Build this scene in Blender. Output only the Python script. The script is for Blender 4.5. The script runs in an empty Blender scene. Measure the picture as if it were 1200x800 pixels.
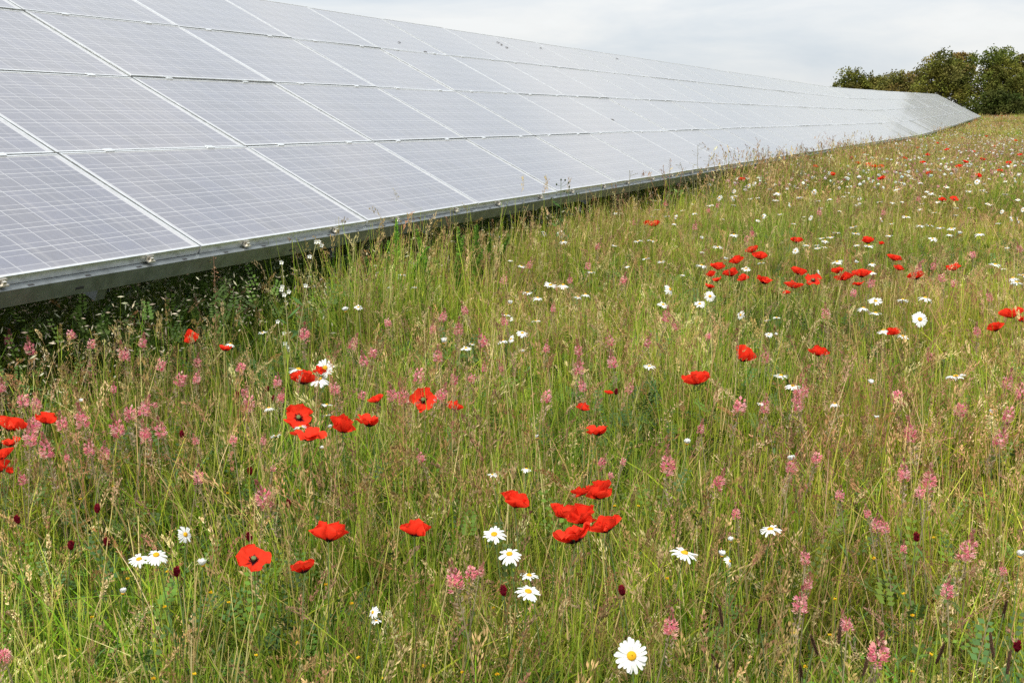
import bpy, math, random
import numpy as np
from mathutils import Vector, Matrix, Euler

C = bpy.context.scene.collection
R = math.radians
F, PITCH, AZ = 1415.0, 0.1831, 0.3994
CAMZ = 1.5
P0 = np.array([-1.5475, 5.9942, CAMZ - 0.6284])
TILT = 0.4705
A = np.array([math.sin(AZ), math.cos(AZ), 0.0])
H = np.array([-math.cos(AZ), math.sin(AZ), 0.0])
ROWP, COLP = 1.0, 1.67
NCOL0, NCOL1 = -3, 62

# ------------------------------------------------------------------ terrain
def G(x, y):
    x = np.asarray(x, float); y = np.asarray(y, float)
    g = np.interp(y, [-50, 7, 12, 16, 30, 52, 68, 84, 101, 118, 200, 400],
                  [0, 0, .06, .20, .24, .30, .44, .68, .97, 1.18, 1.2, 1.2])
    side = np.clip((x - .42 * y) / 20.0, 0, 1)
    g = g + .22 * side * np.clip((y - 30) / 60, 0, 1)
    g = g + .025 * np.sin(x * 1.3 + .7) * np.sin(y * .9) + .02 * np.sin(x * .45 - y * .6)
    return g

def at(px, py, h):
    """the point on the meadow, h above the soil, seen at this place of the photograph"""
    dx = (px - 600) / F; dy = (400 - py) / F
    f = np.array([0, math.cos(PITCH), -math.sin(PITCH)]); u = np.array([0, math.sin(PITCH), math.cos(PITCH)])
    d = np.array([dx, 0, 0]) + dy * u + f
    lo, hi = .8, 200.0
    for _ in range(50):
        m = .5 * (lo + hi); p = np.array([0, 0, CAMZ]) + m * d
        if p[2] > G(p[0], p[1]) + h: lo = m
        else: hi = m
    return p

# ------------------------------------------------------------------ mesh accumulator
class Acc:
    def __init__(s): s.v = []; s.f = []; s.c = []; s.n = 0; s.m = []
    def add(s, v, f, c, m=0):
        v = np.asarray(v, float).reshape(-1, 3); f = np.asarray(f, int).reshape(-1, 4)
        c = np.asarray(c, float)
        if c.ndim == 1: c = np.tile(c, (len(v), 1))
        s.v.append(v); s.f.append(f + s.n); s.c.append(c[:, :3]); s.n += len(v); s.m.append(np.full(len(f), m))
    def box(s, o, ex, ey, ez, x0, x1, y0, y1, z0, z1, c=(.5, .5, .5), m=0):
        o, ex, ey, ez = map(np.asarray, (o, ex, ey, ez))
        v = [o + ex * x + ey * y + ez * z for z in (z0, z1) for y in (y0, y1) for x in (x0, x1)]
        s.add(v, [[0, 2, 3, 1], [4, 5, 7, 6], [0, 1, 5, 4], [2, 6, 7, 3], [0, 4, 6, 2], [1, 3, 7, 5]], c, m)
    def tube(s, pts, rad, c, seg=5, m=0):
        pts = np.asarray(pts, float); k = len(pts); rad = np.broadcast_to(rad, (k,))
        t = np.gradient(pts, axis=0); t /= np.linalg.norm(t, axis=1)[:, None] + 1e-9
        ref = np.array([1, 0, 0]) if abs(t[0][2]) > .7 else np.array([0, 0, 1.])
        a = np.cross(t, ref); a /= np.linalg.norm(a, axis=1)[:, None] + 1e-9; b = np.cross(t, a)
        an = np.arange(seg) * 2 * np.pi / seg
        v = pts[:, None] + rad[:, None, None] * (a[:, None] * np.cos(an)[None, :, None] + b[:, None] * np.sin(an)[None, :, None])
        f = []
        for i in range(k - 1):
            for j in range(seg):
                j2 = (j + 1) % seg
                f.append([i * seg + j, i * seg + j2, (i + 1) * seg + j2, (i + 1) * seg + j])
        s.add(v.reshape(-1, 3), f, c, m)
    def mesh(s, name, mats, smooth=False, puv=None):
        me = bpy.data.meshes.new(name)
        v = np.concatenate(s.v); f = np.concatenate(s.f); c = np.concatenate(s.c); mi = np.concatenate(s.m)
        me.vertices.add(len(v)); me.vertices.foreach_set('co', v.ravel())
        me.loops.add(f.size); me.loops.foreach_set('vertex_index', f.ravel().astype(np.int32))
        me.polygons.add(len(f)); me.polygons.foreach_set('loop_start', (np.arange(len(f)) * 4).astype(np.int32))
        me.polygons.foreach_set('material_index', mi.astype(np.int32))
        for m in (mats if isinstance(mats, (list, tuple)) else [mats]): me.materials.append(m)
        at_ = me.attributes.new('col', 'FLOAT_COLOR', 'POINT')
        at_.data.foreach_set('color', np.concatenate([c, np.ones((len(c), 1))], 1).ravel())
        if puv is not None:
            a2 = me.attributes.new('puv', 'FLOAT_VECTOR', 'POINT'); a2.data.foreach_set('vector', np.asarray(puv, float).ravel())
        me.update(calc_edges=True)
        me.polygons.foreach_set('use_smooth', np.full(len(f), bool(smooth)))
        me.validate(clean_customdata=False)
        return me

def link(name, me, parent=None):
    o = bpy.data.objects.new(name, me); C.objects.link(o)
    if parent: o.parent = parent
    return o
def tag(o, label=None, cat=None, group=None, kind=None):
    if label: o['label'] = label
    if cat: o['category'] = cat
    if group: o['group'] = group
    if kind: o['kind'] = kind
    return o

# ------------------------------------------------------------------ materials
def newmat(name):
    m = bpy.data.materials.new(name); m.use_nodes = True
    nt = m.node_tree; nt.nodes.clear()
    out = nt.nodes.new('ShaderNodeOutputMaterial')
    return m, nt, out
def N(nt, t, **kw):
    n = nt.nodes.new(t)
    for k, v in kw.items(): setattr(n, k, v)
    return n
def plant_mat(name, trans=.25, rough=.5, world_var=True, spec=.07, amp=.75):
    m, nt, out = newmat(name); L = nt.links
    a = N(nt, 'ShaderNodeAttribute', attribute_name='col')
    col = a.outputs['Color']
    if world_var:
        g = N(nt, 'ShaderNodeNewGeometry')
        n1 = N(nt, 'ShaderNodeTexNoise'); n1.inputs['Scale'].default_value = .9; n1.inputs['Detail'].default_value = 3
        L.new(g.outputs['Position'], n1.inputs['Vector'])
        mr = N(nt, 'ShaderNodeMapRange'); mr.inputs[1].default_value = .3; mr.inputs[2].default_value = .7
        mr.inputs[3].default_value = 1 - amp * .5; mr.inputs[4].default_value = 1 + amp * .5
        L.new(n1.outputs['Fac'], mr.inputs[0])
        n2 = N(nt, 'ShaderNodeTexNoise'); n2.inputs['Scale'].default_value = .55; n2.inputs['Detail'].default_value = 2
        mp = N(nt, 'ShaderNodeVectorMath', operation='ADD'); mp.inputs[1].default_value = (31, 17, 5)
        L.new(g.outputs['Position'], mp.inputs[0]); L.new(mp.outputs[0], n2.inputs['Vector'])
        mr2 = N(nt, 'ShaderNodeMapRange'); mr2.inputs[1].default_value = .35; mr2.inputs[2].default_value = .65
        mr2.inputs[3].default_value = .472; mr2.inputs[4].default_value = .520
        L.new(n2.outputs['Fac'], mr2.inputs[0])
        hs = N(nt, 'ShaderNodeHueSaturation')
        L.new(mr2.outputs[0], hs.inputs['Hue']); L.new(mr.outputs[0], hs.inputs['Value']); L.new(col, hs.inputs['Color'])
        col = hs.outputs['Color']
    p = N(nt, 'ShaderNodeBsdfPrincipled'); p.inputs['Roughness'].default_value = rough
    p.inputs['Specular IOR Level'].default_value = spec
    L.new(col, p.inputs['Base Color'])
    t = N(nt, 'ShaderNodeBsdfTranslucent'); L.new(col, t.inputs['Color'])
    mx = N(nt, 'ShaderNodeMixShader'); mx.inputs[0].default_value = trans
    L.new(p.outputs[0], mx.inputs[1]); L.new(t.outputs[0], mx.inputs[2]); L.new(mx.outputs[0], out.inputs[0])
    return m
M_GRASS = plant_mat('grass_blades')
M_LEAF = plant_mat('leaf_green', .2, .6, spec=.12)
M_TREE = plant_mat('tree_leaf', .2, .6, amp=.3)
M_PETAL = plant_mat('petal', .45, .6, False, .05)
M_WHITE = plant_mat('petal_white', .25, .6, False, .2)
M_STEM = plant_mat('stem', .15, .6, False)

def metal(name, base, rough, metallic=1., noise=.12, scale=30):
    m, nt, out = newmat(name); L = nt.links
    p = N(nt, 'ShaderNodeBsdfPrincipled'); p.inputs['Metallic'].default_value = metallic
    tc = N(nt, 'ShaderNodeNewGeometry'); n = N(nt, 'ShaderNodeTexNoise'); n.inputs['Scale'].default_value = scale
    n.inputs['Detail'].default_value = 5
    L.new(tc.outputs['Position'], n.inputs['Vector'])
    cr = N(nt, 'ShaderNodeMapRange'); cr.inputs[1].default_value = .3; cr.inputs[2].default_value = .7
    cr.inputs[3].default_value = 1 - noise; cr.inputs[4].default_value = 1 + noise
    L.new(n.outputs['Fac'], cr.inputs[0])
    hs = N(nt, 'ShaderNodeHueSaturation'); hs.inputs['Color'].default_value = (*base, 1); L.new(cr.outputs[0], hs.inputs['Value'])
    L.new(hs.outputs[0], p.inputs['Base Color'])
    mr = N(nt, 'ShaderNodeMapRange'); mr.inputs[3].default_value = rough - .08; mr.inputs[4].default_value = rough + .1
    L.new(n.outputs['Fac'], mr.inputs[0]); L.new(mr.outputs[0], p.inputs['Roughness'])
    L.new(p.outputs[0], out.inputs[0])
    return m
M_ALU = metal('anodised_aluminium', (.74, .75, .74), .36, .92)
M_GALV = metal('galvanised_steel', (.27, .295, .30), .42, .75, .2, 14)
M_DARK = metal('dark_slot', (.03, .03, .03), .7, 0)
M_CLAMP = metal('clamp_metal', (.70, .66, .58), .35, .8)
M_BARK = metal('bark', (.10, .08, .06), .9, 0, .3, 6)

# photovoltaic glass: cells, gaps and busbars from the panel's own coordinates
def pv_mat():
    m, nt, out = newmat('solar_glass'); L = nt.links
    a = N(nt, 'ShaderNodeAttribute', attribute_name='puv')
    sx = N(nt, 'ShaderNodeSeparateXYZ'); L.new(a.outputs['Vector'], sx.inputs[0])
    def math_(op, x, y=None, z=None):
        n = N(nt, 'ShaderNodeMath', operation=op)
        for i, q in enumerate((x, y, z)):
            if q is None: continue
            if isinstance(q, (int, float)): n.inputs[i].default_value = q
            else: L.new(q, n.inputs[i])
        return n.outputs[0]
    cell = .1585
    u = math_('DIVIDE', math_('SUBTRACT', sx.outputs[0], .0325), cell)
    v = math_('DIVIDE', math_('SUBTRACT', sx.outputs[1], .0170), cell)
    fu = math_('FRACT', u); fv = math_('FRACT', v)
    def near(x, c, w): return math_('LESS_THAN', math_('ABSOLUTE', math_('SUBTRACT', x, c)), w)
    gap = math_('MAXIMUM', math_('MAXIMUM', near(fu, 0, .014), near(fu, 1, .014)), math_('MAXIMUM', near(fv, 0, .014), near(fv, 1, .014)))
    outside = math_('MAXIMUM', math_('MAXIMUM', math_('LESS_THAN', u, 0.), math_('GREATER_THAN', u, 10.)),
                    math_('MAXIMUM', math_('LESS_THAN', v, 0.), math_('GREATER_THAN', v, 6.)))
    back = math_('MAXIMUM', gap, outside)
    bus = math_('MAXIMUM', near(fv, .25, .011), near(fv, .75, .011))
    # poly-crystalline cell tone
    ui = math_('FLOOR', u); vi = math_('FLOOR', v)
    cmb = N(nt, 'ShaderNodeCombineXYZ'); L.new(ui, cmb.inputs[0]); L.new(vi, cmb.inputs[1]); L.new(sx.outputs[2], cmb.inputs[2])
    wn = N(nt, 'ShaderNodeTexWhiteNoise', noise_dimensions='3D'); L.new(cmb.outputs[0], wn.inputs['Vector'])
    vo = N(nt, 'ShaderNodeTexVoronoi'); vo.inputs['Scale'].default_value = 90; L.new(a.outputs['Vector'], vo.inputs['Vector'])
    mr = N(nt, 'ShaderNodeMapRange'); mr.inputs[3].default_value = .85; mr.inputs[4].default_value = 1.15
    L.new(wn.outputs['Value'], mr.inputs[0])
    bw = N(nt, 'ShaderNodeRGBToBW'); L.new(vo.outputs['Color'], bw.inputs[0])
    mr2 = N(nt, 'ShaderNodeMapRange'); mr2.inputs[3].default_value = .85; mr2.inputs[4].default_value = 1.15
    L.new(bw.outputs[0], mr2.inputs[0])
    hs = N(nt, 'ShaderNodeHueSaturation'); hs.inputs['Color'].default_value = (.072, .076, .112, 1)
    L.new(math_('MULTIPLY', mr.outputs[0], mr2.outputs[0]), hs.inputs['Value'])
    m1 = N(nt, 'ShaderNodeMix', data_type='RGBA'); L.new(bus, m1.inputs[0]); L.new(hs.outputs[0], m1.inputs[6]); m1.inputs[7].default_value = (.28, .28, .30, 1)
    m2 = N(nt, 'ShaderNodeMix', data_type='RGBA'); L.new(back, m2.inputs[0]); L.new(m1.outputs[2], m2.inputs[6]); m2.inputs[7].default_value = (.36, .36, .37, 1)
    # a film of dust lying on the glass
    g = N(nt, 'ShaderNodeNewGeometry'); dn = N(nt, 'ShaderNodeTexNoise'); dn.inputs['Scale'].default_value = 1.1; dn.inputs['Detail'].default_value = 6
    L.new(g.outputs['Position'], dn.inputs['Vector'])
    dm = N(nt, 'ShaderNodeMapRange'); dm.inputs[3].default_value = .06; dm.inputs[4].default_value = .18; L.new(dn.outputs['Fac'], dm.inputs[0])
    sm = N(nt, 'ShaderNodeMapping'); sm.inputs['Scale'].default_value = (26, 1.3, 3); L.new(a.outputs['Vector'], sm.inputs[0])
    sn = N(nt, 'ShaderNodeTexNoise'); sn.inputs['Scale'].default_value = 1.; sn.inputs['Detail'].default_value = 3; L.new(sm.outputs[0], sn.inputs['Vector'])
    streak = math_('MULTIPLY', math_('MAXIMUM', math_('SUBTRACT', sn.outputs['Fac'], .52), 0.), .9)
    foot = math_('MULTIPLY', math_('MAXIMUM', math_('SUBTRACT', .075, sx.outputs[1]), 0.), 4.5)
    dust = math_('ADD', math_('ADD', dm.outputs[0], streak), math_('MULTIPLY', foot, dn.outputs['Fac']))
    m3 = N(nt, 'ShaderNodeMix', data_type='RGBA'); L.new(dust, m3.inputs[0]); L.new(m2.outputs[2], m3.inputs[6]); m3.inputs[7].default_value = (.42, .40, .38, 1)
    p = N(nt, 'ShaderNodeBsdfPrincipled'); L.new(m3.outputs[2], p.inputs['Base Color'])
    p.inputs['Roughness'].default_value = .085; p.inputs['IOR'].default_value = 1.8
    p.inputs['Sheen Weight'].default_value = .85; p.inputs['Sheen Roughness'].default_value = .3; p.inputs['Sheen Tint'].default_value = (1, .995, .97, 1)
    L.new(p.outputs[0], out.inputs[0])
    return m
M_PV = pv_mat()

def soil_mat():
    m, nt, out = newmat('soil_and_thatch'); L = nt.links
    g = N(nt, 'ShaderNodeNewGeometry'); n = N(nt, 'ShaderNodeTexNoise'); n.inputs['Scale'].default_value = 3; n.inputs['Detail'].default_value = 8
    L.new(g.outputs['Position'], n.inputs['Vector'])
    r = N(nt, 'ShaderNodeValToRGB'); r.color_ramp.elements[0].position = .3; r.color_ramp.elements[0].color = (.045, .05, .018, 1)
    r.color_ramp.elements[1].position = .7; r.color_ramp.elements[1].color = (.13, .13, .05, 1)
    L.new(n.outputs['Fac'], r.inputs[0])
    b = N(nt, 'ShaderNodeBump'); b.inputs['Strength'].default_value = .6; L.new(n.outputs['Fac'], b.inputs['Height'])
    p = N(nt, 'ShaderNodeBsdfPrincipled'); p.inputs['Roughness'].default_value = .95
    L.new(r.outputs[0], p.inputs['Base Color']); L.new(b.outputs[0], p.inputs['Normal']); L.new(p.outputs[0], out.inputs[0])
    return m

# ------------------------------------------------------------------ ground sheet
def ground():
    t = np.linspace(-1, 1, 161); xs = np.sinh(t * 6) / math.sinh(6) * 3000
    t = np.linspace(0, 1, 181); ys = -30 + (np.exp(t * 5.2) - 1) / (math.exp(5.2) - 1) * 3400
    X, Y = np.meshgrid(xs, ys); Z = G(X, Y)
    nx, ny = len(xs), len(ys)
    idx = np.arange(nx * ny).reshape(ny, nx)
    f = np.stack([idx[:-1, :-1], idx[:-1, 1:], idx[1:, 1:], idx[1:, :-1]], -1).reshape(-1, 4)
    a = Acc(); a.add(np.stack([X, Y, Z], -1).reshape(-1, 3), f, (.1, .1, .05))
    tag(link('ground', a.mesh('ground', soil_mat(), True)), kind='structure')
ground()

# ------------------------------------------------------------------ solar array
def path(k):
    k = float(k)
    r = np.interp(k, [26, 30, 40, 50, 62], [0, .07, .27, .50, .75])
    return P0 + k * COLP * A + np.array([0, 0, r])
def frame_at(k, tilt=TILT):
    a = path(k + 1) - path(k); a /= np.linalg.norm(a)
    n = np.array([math.cos(AZ) * math.sin(tilt), -math.sin(AZ) * math.sin(tilt), math.cos(tilt)])
    s = np.cross(n, a); s /= np.linalg.norm(s); n = np.cross(a, s)
    return a, s, n
PW, PH, FD, FT = 1.655, .985, .042, .010
def panel_meshes():
    e = np.eye(3); o = np.zeros(3)
    f = Acc()
    f.box(o, *e, 0, PW, 0, FT, -FD, 0); f.box(o, *e, 0, PW, PH - FT, PH, -FD, 0)
    f.box(o, *e, 0, FT, FT, PH - FT, -FD, -.0002); f.box(o, *e, PW - FT, PW, FT, PH - FT, -FD, -.0002)
    f.box(o, *e, FT, PW - FT, FT, FT + .02, -FD, -FD + .002)
    g = Acc(); g.box(o, *e, FT, PW - FT, FT, PH - FT, -.008, -.003)
    c = Acc()
    for u in (0.,):   # mid clamps in the gap to the next row
        c.box(o, *e, u - .035, u + .035, PH - .007, PH + .022, .0006, .005)
        c.box(o, *e, u - .03, u + .03, PH + .003, PH + .012, -.04, .0004)
    ec = Acc()
    for u in (0.,):   # end clamps on the lowest row
        ec.box(o, *e, u - .024, u + .024, -.026, -.002, -.032, -.026)
        ec.box(o, *e, u - .024, u + .024, -.007, -.001, -.026, -.008)
        ec.box(o, *e, u - .009, u + .009, -.022, -.011, -.026, -.012)
    return f, g, c, ec
pf, pg, pc, pe = panel_meshes()
me_frame = pf.mesh('panel_frame', M_ALU)
gv = np.concatenate(pg.v)
me_glass = pg.mesh('panel_glass', M_PV, puv=gv)
me_clamp = pc.mesh('panel_clamp', M_ALU); me_end = pe.mesh('panel_end_clamp', M_CLAMP)
array_root = link('solar_array', None); array_root.location = tuple(P0 * [1, 1, 0])
tag(array_root, 'long row of tilted blue-grey solar panels on galvanised steel frame above the meadow', 'solar array')
ROOTI = Matrix.Translation(Vector(P0 * [1, 1, 0])).inverted()
cells = [(k, r) for k in range(NCOL0, NCOL1) for r in range(4)]
def pmat(k, r, jit=True):
    a, s, n = frame_at(k)
    p = path(k) + s * r * ROWP + a * .0075
    if jit:
        rg = random.Random(k * 7 + r)
        n = n + a * rg.gauss(0, .0026) + s * rg.gauss(0, .0026); n /= np.linalg.norm(n)
        s = np.cross(n, a); s /= np.linalg.norm(s); a = np.cross(s, n)
    return Matrix(((a[0], s[0], n[0], p[0]), (a[1], s[1], n[1], p[1]), (a[2], s[2], n[2], p[2]), (0, 0, 0, 1)))
vis = [c for c in cells if not (c[0] == -3 and c[1] > 0) and not (c[0] == -2 and c[1] > 1) and not (c[0] == -1 and c[1] > 2) ]
vis.sort(key=lambda c: (c[0] * COLP + c[1] * .5)); near_set = set(vis[:100])
fa, ga = Acc(), Acc(); puvs = []
for (k, r) in cells:
    m = pmat(k, r)
    if (k, r) in near_set:
        o = link('solar_panel', None, array_root); o.matrix_local = ROOTI @ m
        link('glass', me_glass, o); link('panel_frame', me_frame, o)
        for u in (.38, 1.28):
            if r < 3: link('clamp', me_clamp, o).location = (u, 0, 0)
            if r == 0: link('end_clamp', me_end, o).location = (u, 0, 0)
    else:
        M3 = np.array(m)
        for src, dst in ((pf, fa), (pg, ga)):
            for v, fcs, cc in zip(src.v, src.f, src.c):
                w = v @ M3[:3, :3].T + M3[:3, 3] - P0 * [1, 1, 0]
                dst.add(w, fcs - fcs.min(), cc)
                if dst is ga: puvs.append(v + [0, 0, k * .01 + r * .003])
st = link('solar_panel', None, array_root); tag(st, kind='stuff')
g_ = link('glass', ga.mesh('far_glass', M_PV, puv=np.concatenate(puvs)), st); tag(g_, kind='stuff')
g_ = link('panel_frame', fa.mesh('far_frames', M_ALU), st); tag(g_, kind='stuff')
# purlins, posts, rafters, braces
OFF = P0 * [1, 1, 0]
for r, back in ((0, False), (1, 1), (2, 1), (3, 1), (4, 2)):
    ac = Acc(); sl = Acc()
    for k in range(NCOL0, NCOL1):
        a, s, n = frame_at(k); o = path(k) + s * r * ROWP - OFF
        L_ = COLP + .002
        if r == 0:
            ac.box(o, a, s, n, 0, L_, -.034, .030, -.0475, -.0440)       # lip, standing out in front of the panels
            ac.box(o, a, s, n, 0, L_, -.037, -.034, -.1260, -.0440)      # front web
            ac.box(o, a, s, n, 0, L_, -.034, .018, -.1260, -.1230)
            for q in np.arange(.2, COLP, .334):
                sl.box(o, a, s, n, q - .016, q + .016, -.030, -.020, -.0439, -.0425)
            sl.box(o, a, s, n, .8, .85, -.0385, -.0372, -.10, -.088)
        else:
            q = -.02 if r < 4 else -.05
            ac.box(o, a, s, n, 0, L_, q - .02, q + .04, -.0475, -.0440)
            ac.box(o, a, s, n, 0, L_, q + .037, q + .04, -.12, -.0476)
    pu = link('purlin', ac.mesh('purlin', M_GALV), array_root)
    if r == 0: link('slot', sl.mesh('slot', M_DARK), pu)
for k in np.arange(NCOL0 + .62, NCOL1, 2.0):
    a, s, n = frame_at(int(k)); b = path(k) - OFF
    ra = Acc(); ra.box(b, a, s, n, -.03, .03, -.0, 3.9, -.21, -.128); link('rafter', ra.mesh('rafter', M_GALV), array_root)
    for d in (.85, 3.1):
        top = b + s * d - n * .2; gz = float(G(*(top + OFF)[:2]))
        po = Acc(); po.box(top, A, H, (0, 0, 1), -.05, .05, -.003, .003, gz - .2 - top[2], .06)
        po.box(top, A, H, (0, 0, 1), -.05, -.044, .003, .05, gz - .2 - top[2], .06); po.box(top, A, H, (0, 0, 1), .044, .05, .003, .05, gz - .2 - top[2], .06)
        link('post', po.mesh('post', M_GALV), array_root)
    # short brace that shows under the front rail
    p1 = b + s * .02 - n * .13; p2 = b + s * .30 - n * .2 - np.array([0, 0, .06]); d = p2 - p1; ln = np.linalg.norm(d); d /= ln
    w = np.cross(d, A); br = Acc(); br.box(p1 + A * .05, d, A, w, 0, ln, 0, .07, 0, .004); br.box(p1 + A * .05, d, A, w, 0, ln, 0, .004, .004, .05)
    link('brace', br.mesh('brace', M_GALV), array_root)
# specks on the glass
sp_rng = random.Random(4)
sp_px = [(468, 50), (498, 61), (587, 52), (594, 56), (583, 50), (718, 141), (723, 69), (634, 57)]
def on_panel(px, py):
    dx = (px - 600) / F; dy = (400 - py) / F
    d = np.array([dx, 0, 0]) + dy * np.array([0, math.sin(PITCH), math.cos(PITCH)]) + np.array([0, math.cos(PITCH), -math.sin(PITCH)])
    n = np.array([math.cos(AZ) * math.sin(TILT), -math.sin(AZ) * math.sin(TILT), math.cos(TILT)])
    o = np.array([0, 0, CAMZ]); t = ((P0 - o) @ n) / (d @ n)
    return o + d * t, n
spl = ['dark dropping on the panels, lone one leftmost near the third row joint', 'dark dropping on the third row joint, second from left',
       'dark dropping in the top row, lower left of the cluster of three', 'dark dropping in the top row, lowest right of the cluster of three',
       'dark dropping in the top row, uppermost of the cluster of three', 'dark dropping low on the panels above the tall weed', 
       'faint dark dropping near the skyline, farthest along the array', 'tiny dark dropping near the skyline just beyond the cluster of three']
for (px, py), lb in zip(sp_px, spl):
    p, n = on_panel(px, py); s = .004 * np.linalg.norm(p) * .28
    a = Acc(); rg = np.random.default_rng(px)
    for q in range(3):
        c = p + n * .002 + rg.normal(0, s * .7, 3) * [1, 1, 0] ; c = c - n * ((c - p) @ n) + n * .003
        u_ = A; v_ = np.cross(n, A)
        a.tube([c, c + n * .002, c + n * .004, c + n * .005], [s * .8, s * .7, s * .4, s * .05], (.06, .05, .04), 7)
    tag(link('bird_dropping', a.mesh('dropping', M_STEM)), lb, 'bird dropping', 'dark specks on the panels')

# ------------------------------------------------------------------ grass building blocks
GREENS = np.array([[.17, .26, .014], [.24, .33, .020], [.09, .16, .012], [.33, .38, .035], [.16, .28, .016], [.055, .11, .010], [.22, .27, .02], [.13, .25, .02]])
TANS = np.array([[.54, .40, .16], [.42, .28, .11], [.66, .52, .25], [.27, .16, .06], [.50, .35, .15]])
PINKT = np.array([[.46, .25, .16], [.38, .19, .11], [.54, .35, .20], [.26, .14, .07]])
STALKS = np.array([[.36, .42, .05], [.46, .44, .09], [.60, .50, .19], [.26, .36, .03], [.32, .38, .04]])
GREENS = GREENS * [.90, .90, .9]; TANS = TANS * .93; PINKT = PINKT * [.84, .90, .88]; STALKS = STALKS * [.90, .90, .92]
def cols(rg, pal, n, j=.17):
    c = pal[rg.integers(0, len(pal), n)] * (1 + rg.normal(0, j, (n, 1))) * (1 + rg.normal(0, .05, (n, 3)))
    return np.clip(c, .01, .9)
def blades(ac, rg, base, h, w, bend, col, seg=4, tipcol=None, taper=.6, phi=None):
    n = len(base); t = np.linspace(0, 1, seg + 1)
    ph = rg.uniform(0, 2 * np.pi, n) if phi is None else phi
    ld = np.stack([np.cos(ph), np.sin(ph), np.zeros(n)], 1)
    wd = rg.uniform(0, 2 * np.pi, n); wv = np.stack([np.cos(wd), np.sin(wd), np.zeros(n)], 1)
    b = (bend * h)[:, None]
    cen = base[:, None] + ld[:, None] * (b * (t ** 2))[..., None] + np.array([0, 0, 1.]) * ((h[:, None] * (t - .28 * np.clip(bend, 0, 1.6)[:, None] * t ** 3))[..., None])
    ww = (w[:, None] * np.clip(1 - t ** 2, .06, 1) ** taper)[..., None]
    v = np.stack([cen - wv[:, None] * ww, cen + wv[:, None] * ww], 2).reshape(-1, 3)
    k = seg + 1; q = np.arange(seg) * 2
    f1 = np.stack([q, q + 1, q + 3, q + 2], 1)
    f = (np.arange(n) * k * 2)[:, None, None] + f1[None]
    c = np.repeat(col, k * 2, 0).reshape(n, k, 2, 3)
    if tipcol is not None:
        m = (t ** 2)[None, :, None, None] * .8; c = c * (1 - m) + tipcol[:, None, None] * m
    ac.add(v, f.reshape(-1, 4), c.reshape(-1, 3))
    return cen, ld
def diamonds(ac, rg, cen, d, ln, wd, col):
    n = len(cen); d = d / (np.linalg.norm(d, axis=1)[:, None] + 1e-9)
    r = rg.normal(0, 1, (n, 3)); s = np.cross(d, r); s /= np.linalg.norm(s, axis=1)[:, None] + 1e-9
    ln = np.broadcast_to(ln, (n,))[:, None]; wd = np.broadcast_to(wd, (n,))[:, None]
    v = np.stack([cen - d * ln * .5, cen + s * wd * .5, cen + d * ln * .5, cen - s * wd * .5], 1)
    ac.add(v.reshape(-1, 3), np.arange(n * 4).reshape(-1, 4), np.repeat(col, 4, 0))
def seedheads(ac, rg, base, h, kind, lod=1.0, pal=None, bendmax=.35, sw=.0011):
    n = len(base); bend = rg.uniform(.03, bendmax, n)
    pal = pal if pal is not None else TANS
    stemc = cols(rg, np.concatenate([TANS, GREENS[3:5] * 1.2]), n)
    cen, ld = blades(ac, rg, base, h, np.full(n, sw), bend, stemc, 5, None, .15)
    top = cen[:, -1]; pre = cen[:, -2]; ax = top - pre; ax /= np.linalg.norm(ax, axis=1)[:, None]
    for i in range(n):
        hc = cols(rg, pal, 1)[0]
        if kind == 'dense':
            L_ = rg.uniform(.05, .10); m = int(44 * lod) + 4; s = rg.uniform(0, 1, m); rad = .0055 * np.sin(np.pi * np.clip(s * .9 + .08, 0, 1)) ** .6
            sz = .0095 / lod ** .5; out = 1.0; w_ = .0038 / lod ** .5
        elif kind == 'open':
            L_ = rg.uniform(.08, .16); m = int(60 * lod) + 6; s = rg.uniform(0, 1, m) ** .8; rad = .030 * (1 - s) * rg.uniform(.2, 1, m) + .002
            sz = .0070 / lod ** .5; out = 1.2; w_ = .0030 / lod ** .5
        else:
            L_ = rg.uniform(.07, .15); m = int(30 * lod) + 5; s = rg.uniform(0, 1, m); rad = .006 + .006 * rg.uniform(0, 1, m)
            sz = .015 / lod ** .5; out = .5; w_ = .0036 / lod ** .5
        an = rg.uniform(0, 2 * np.pi, m)
        a_ = ax[i]; r1 = np.cross(a_, [0, .3, 1.]); r1 /= np.linalg.norm(r1); r2 = np.cross(a_, r1)
        rd = r1 * np.cos(an)[:, None] + r2 * np.sin(an)[:, None]
        droop = ld[i] * .25 - np.array([0, 0, .18])
        p = top[i] + a_ * ((s - .35) * L_)[:, None] + rd * rad[:, None] + droop * ((np.clip(s - .35, 0, 1) * 1.4) ** 2 * L_)[:, None]
        dd = a_ + rd * out * rg.uniform(.2, 1, (m, 1))
        diamonds(ac, rg, p, dd, sz * rg.uniform(.7, 1.3, m), w_, np.clip(hc * (1 + rg.normal(0, .18, (m, 1))), .02, .8))
        if kind == 'open':
            k2 = max(3, int(9 * lod)); s2 = np.linspace(0, .8, k2); an2 = rg.uniform(0, 6.28, k2)
            rd2 = r1 * np.cos(an2)[:, None] + r2 * np.sin(an2)[:, None]
            q = top[i] + a_ * ((s2 - .35) * L_)[:, None]
            diamonds(ac, rg, q + rd2 * (.014 * (1 - s2))[:, None] + a_ * .004, rd2 + a_ * .5, .03 * (1 - s2) + .004, .0008, np.tile(hc * .8, (k2, 1)))
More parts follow.
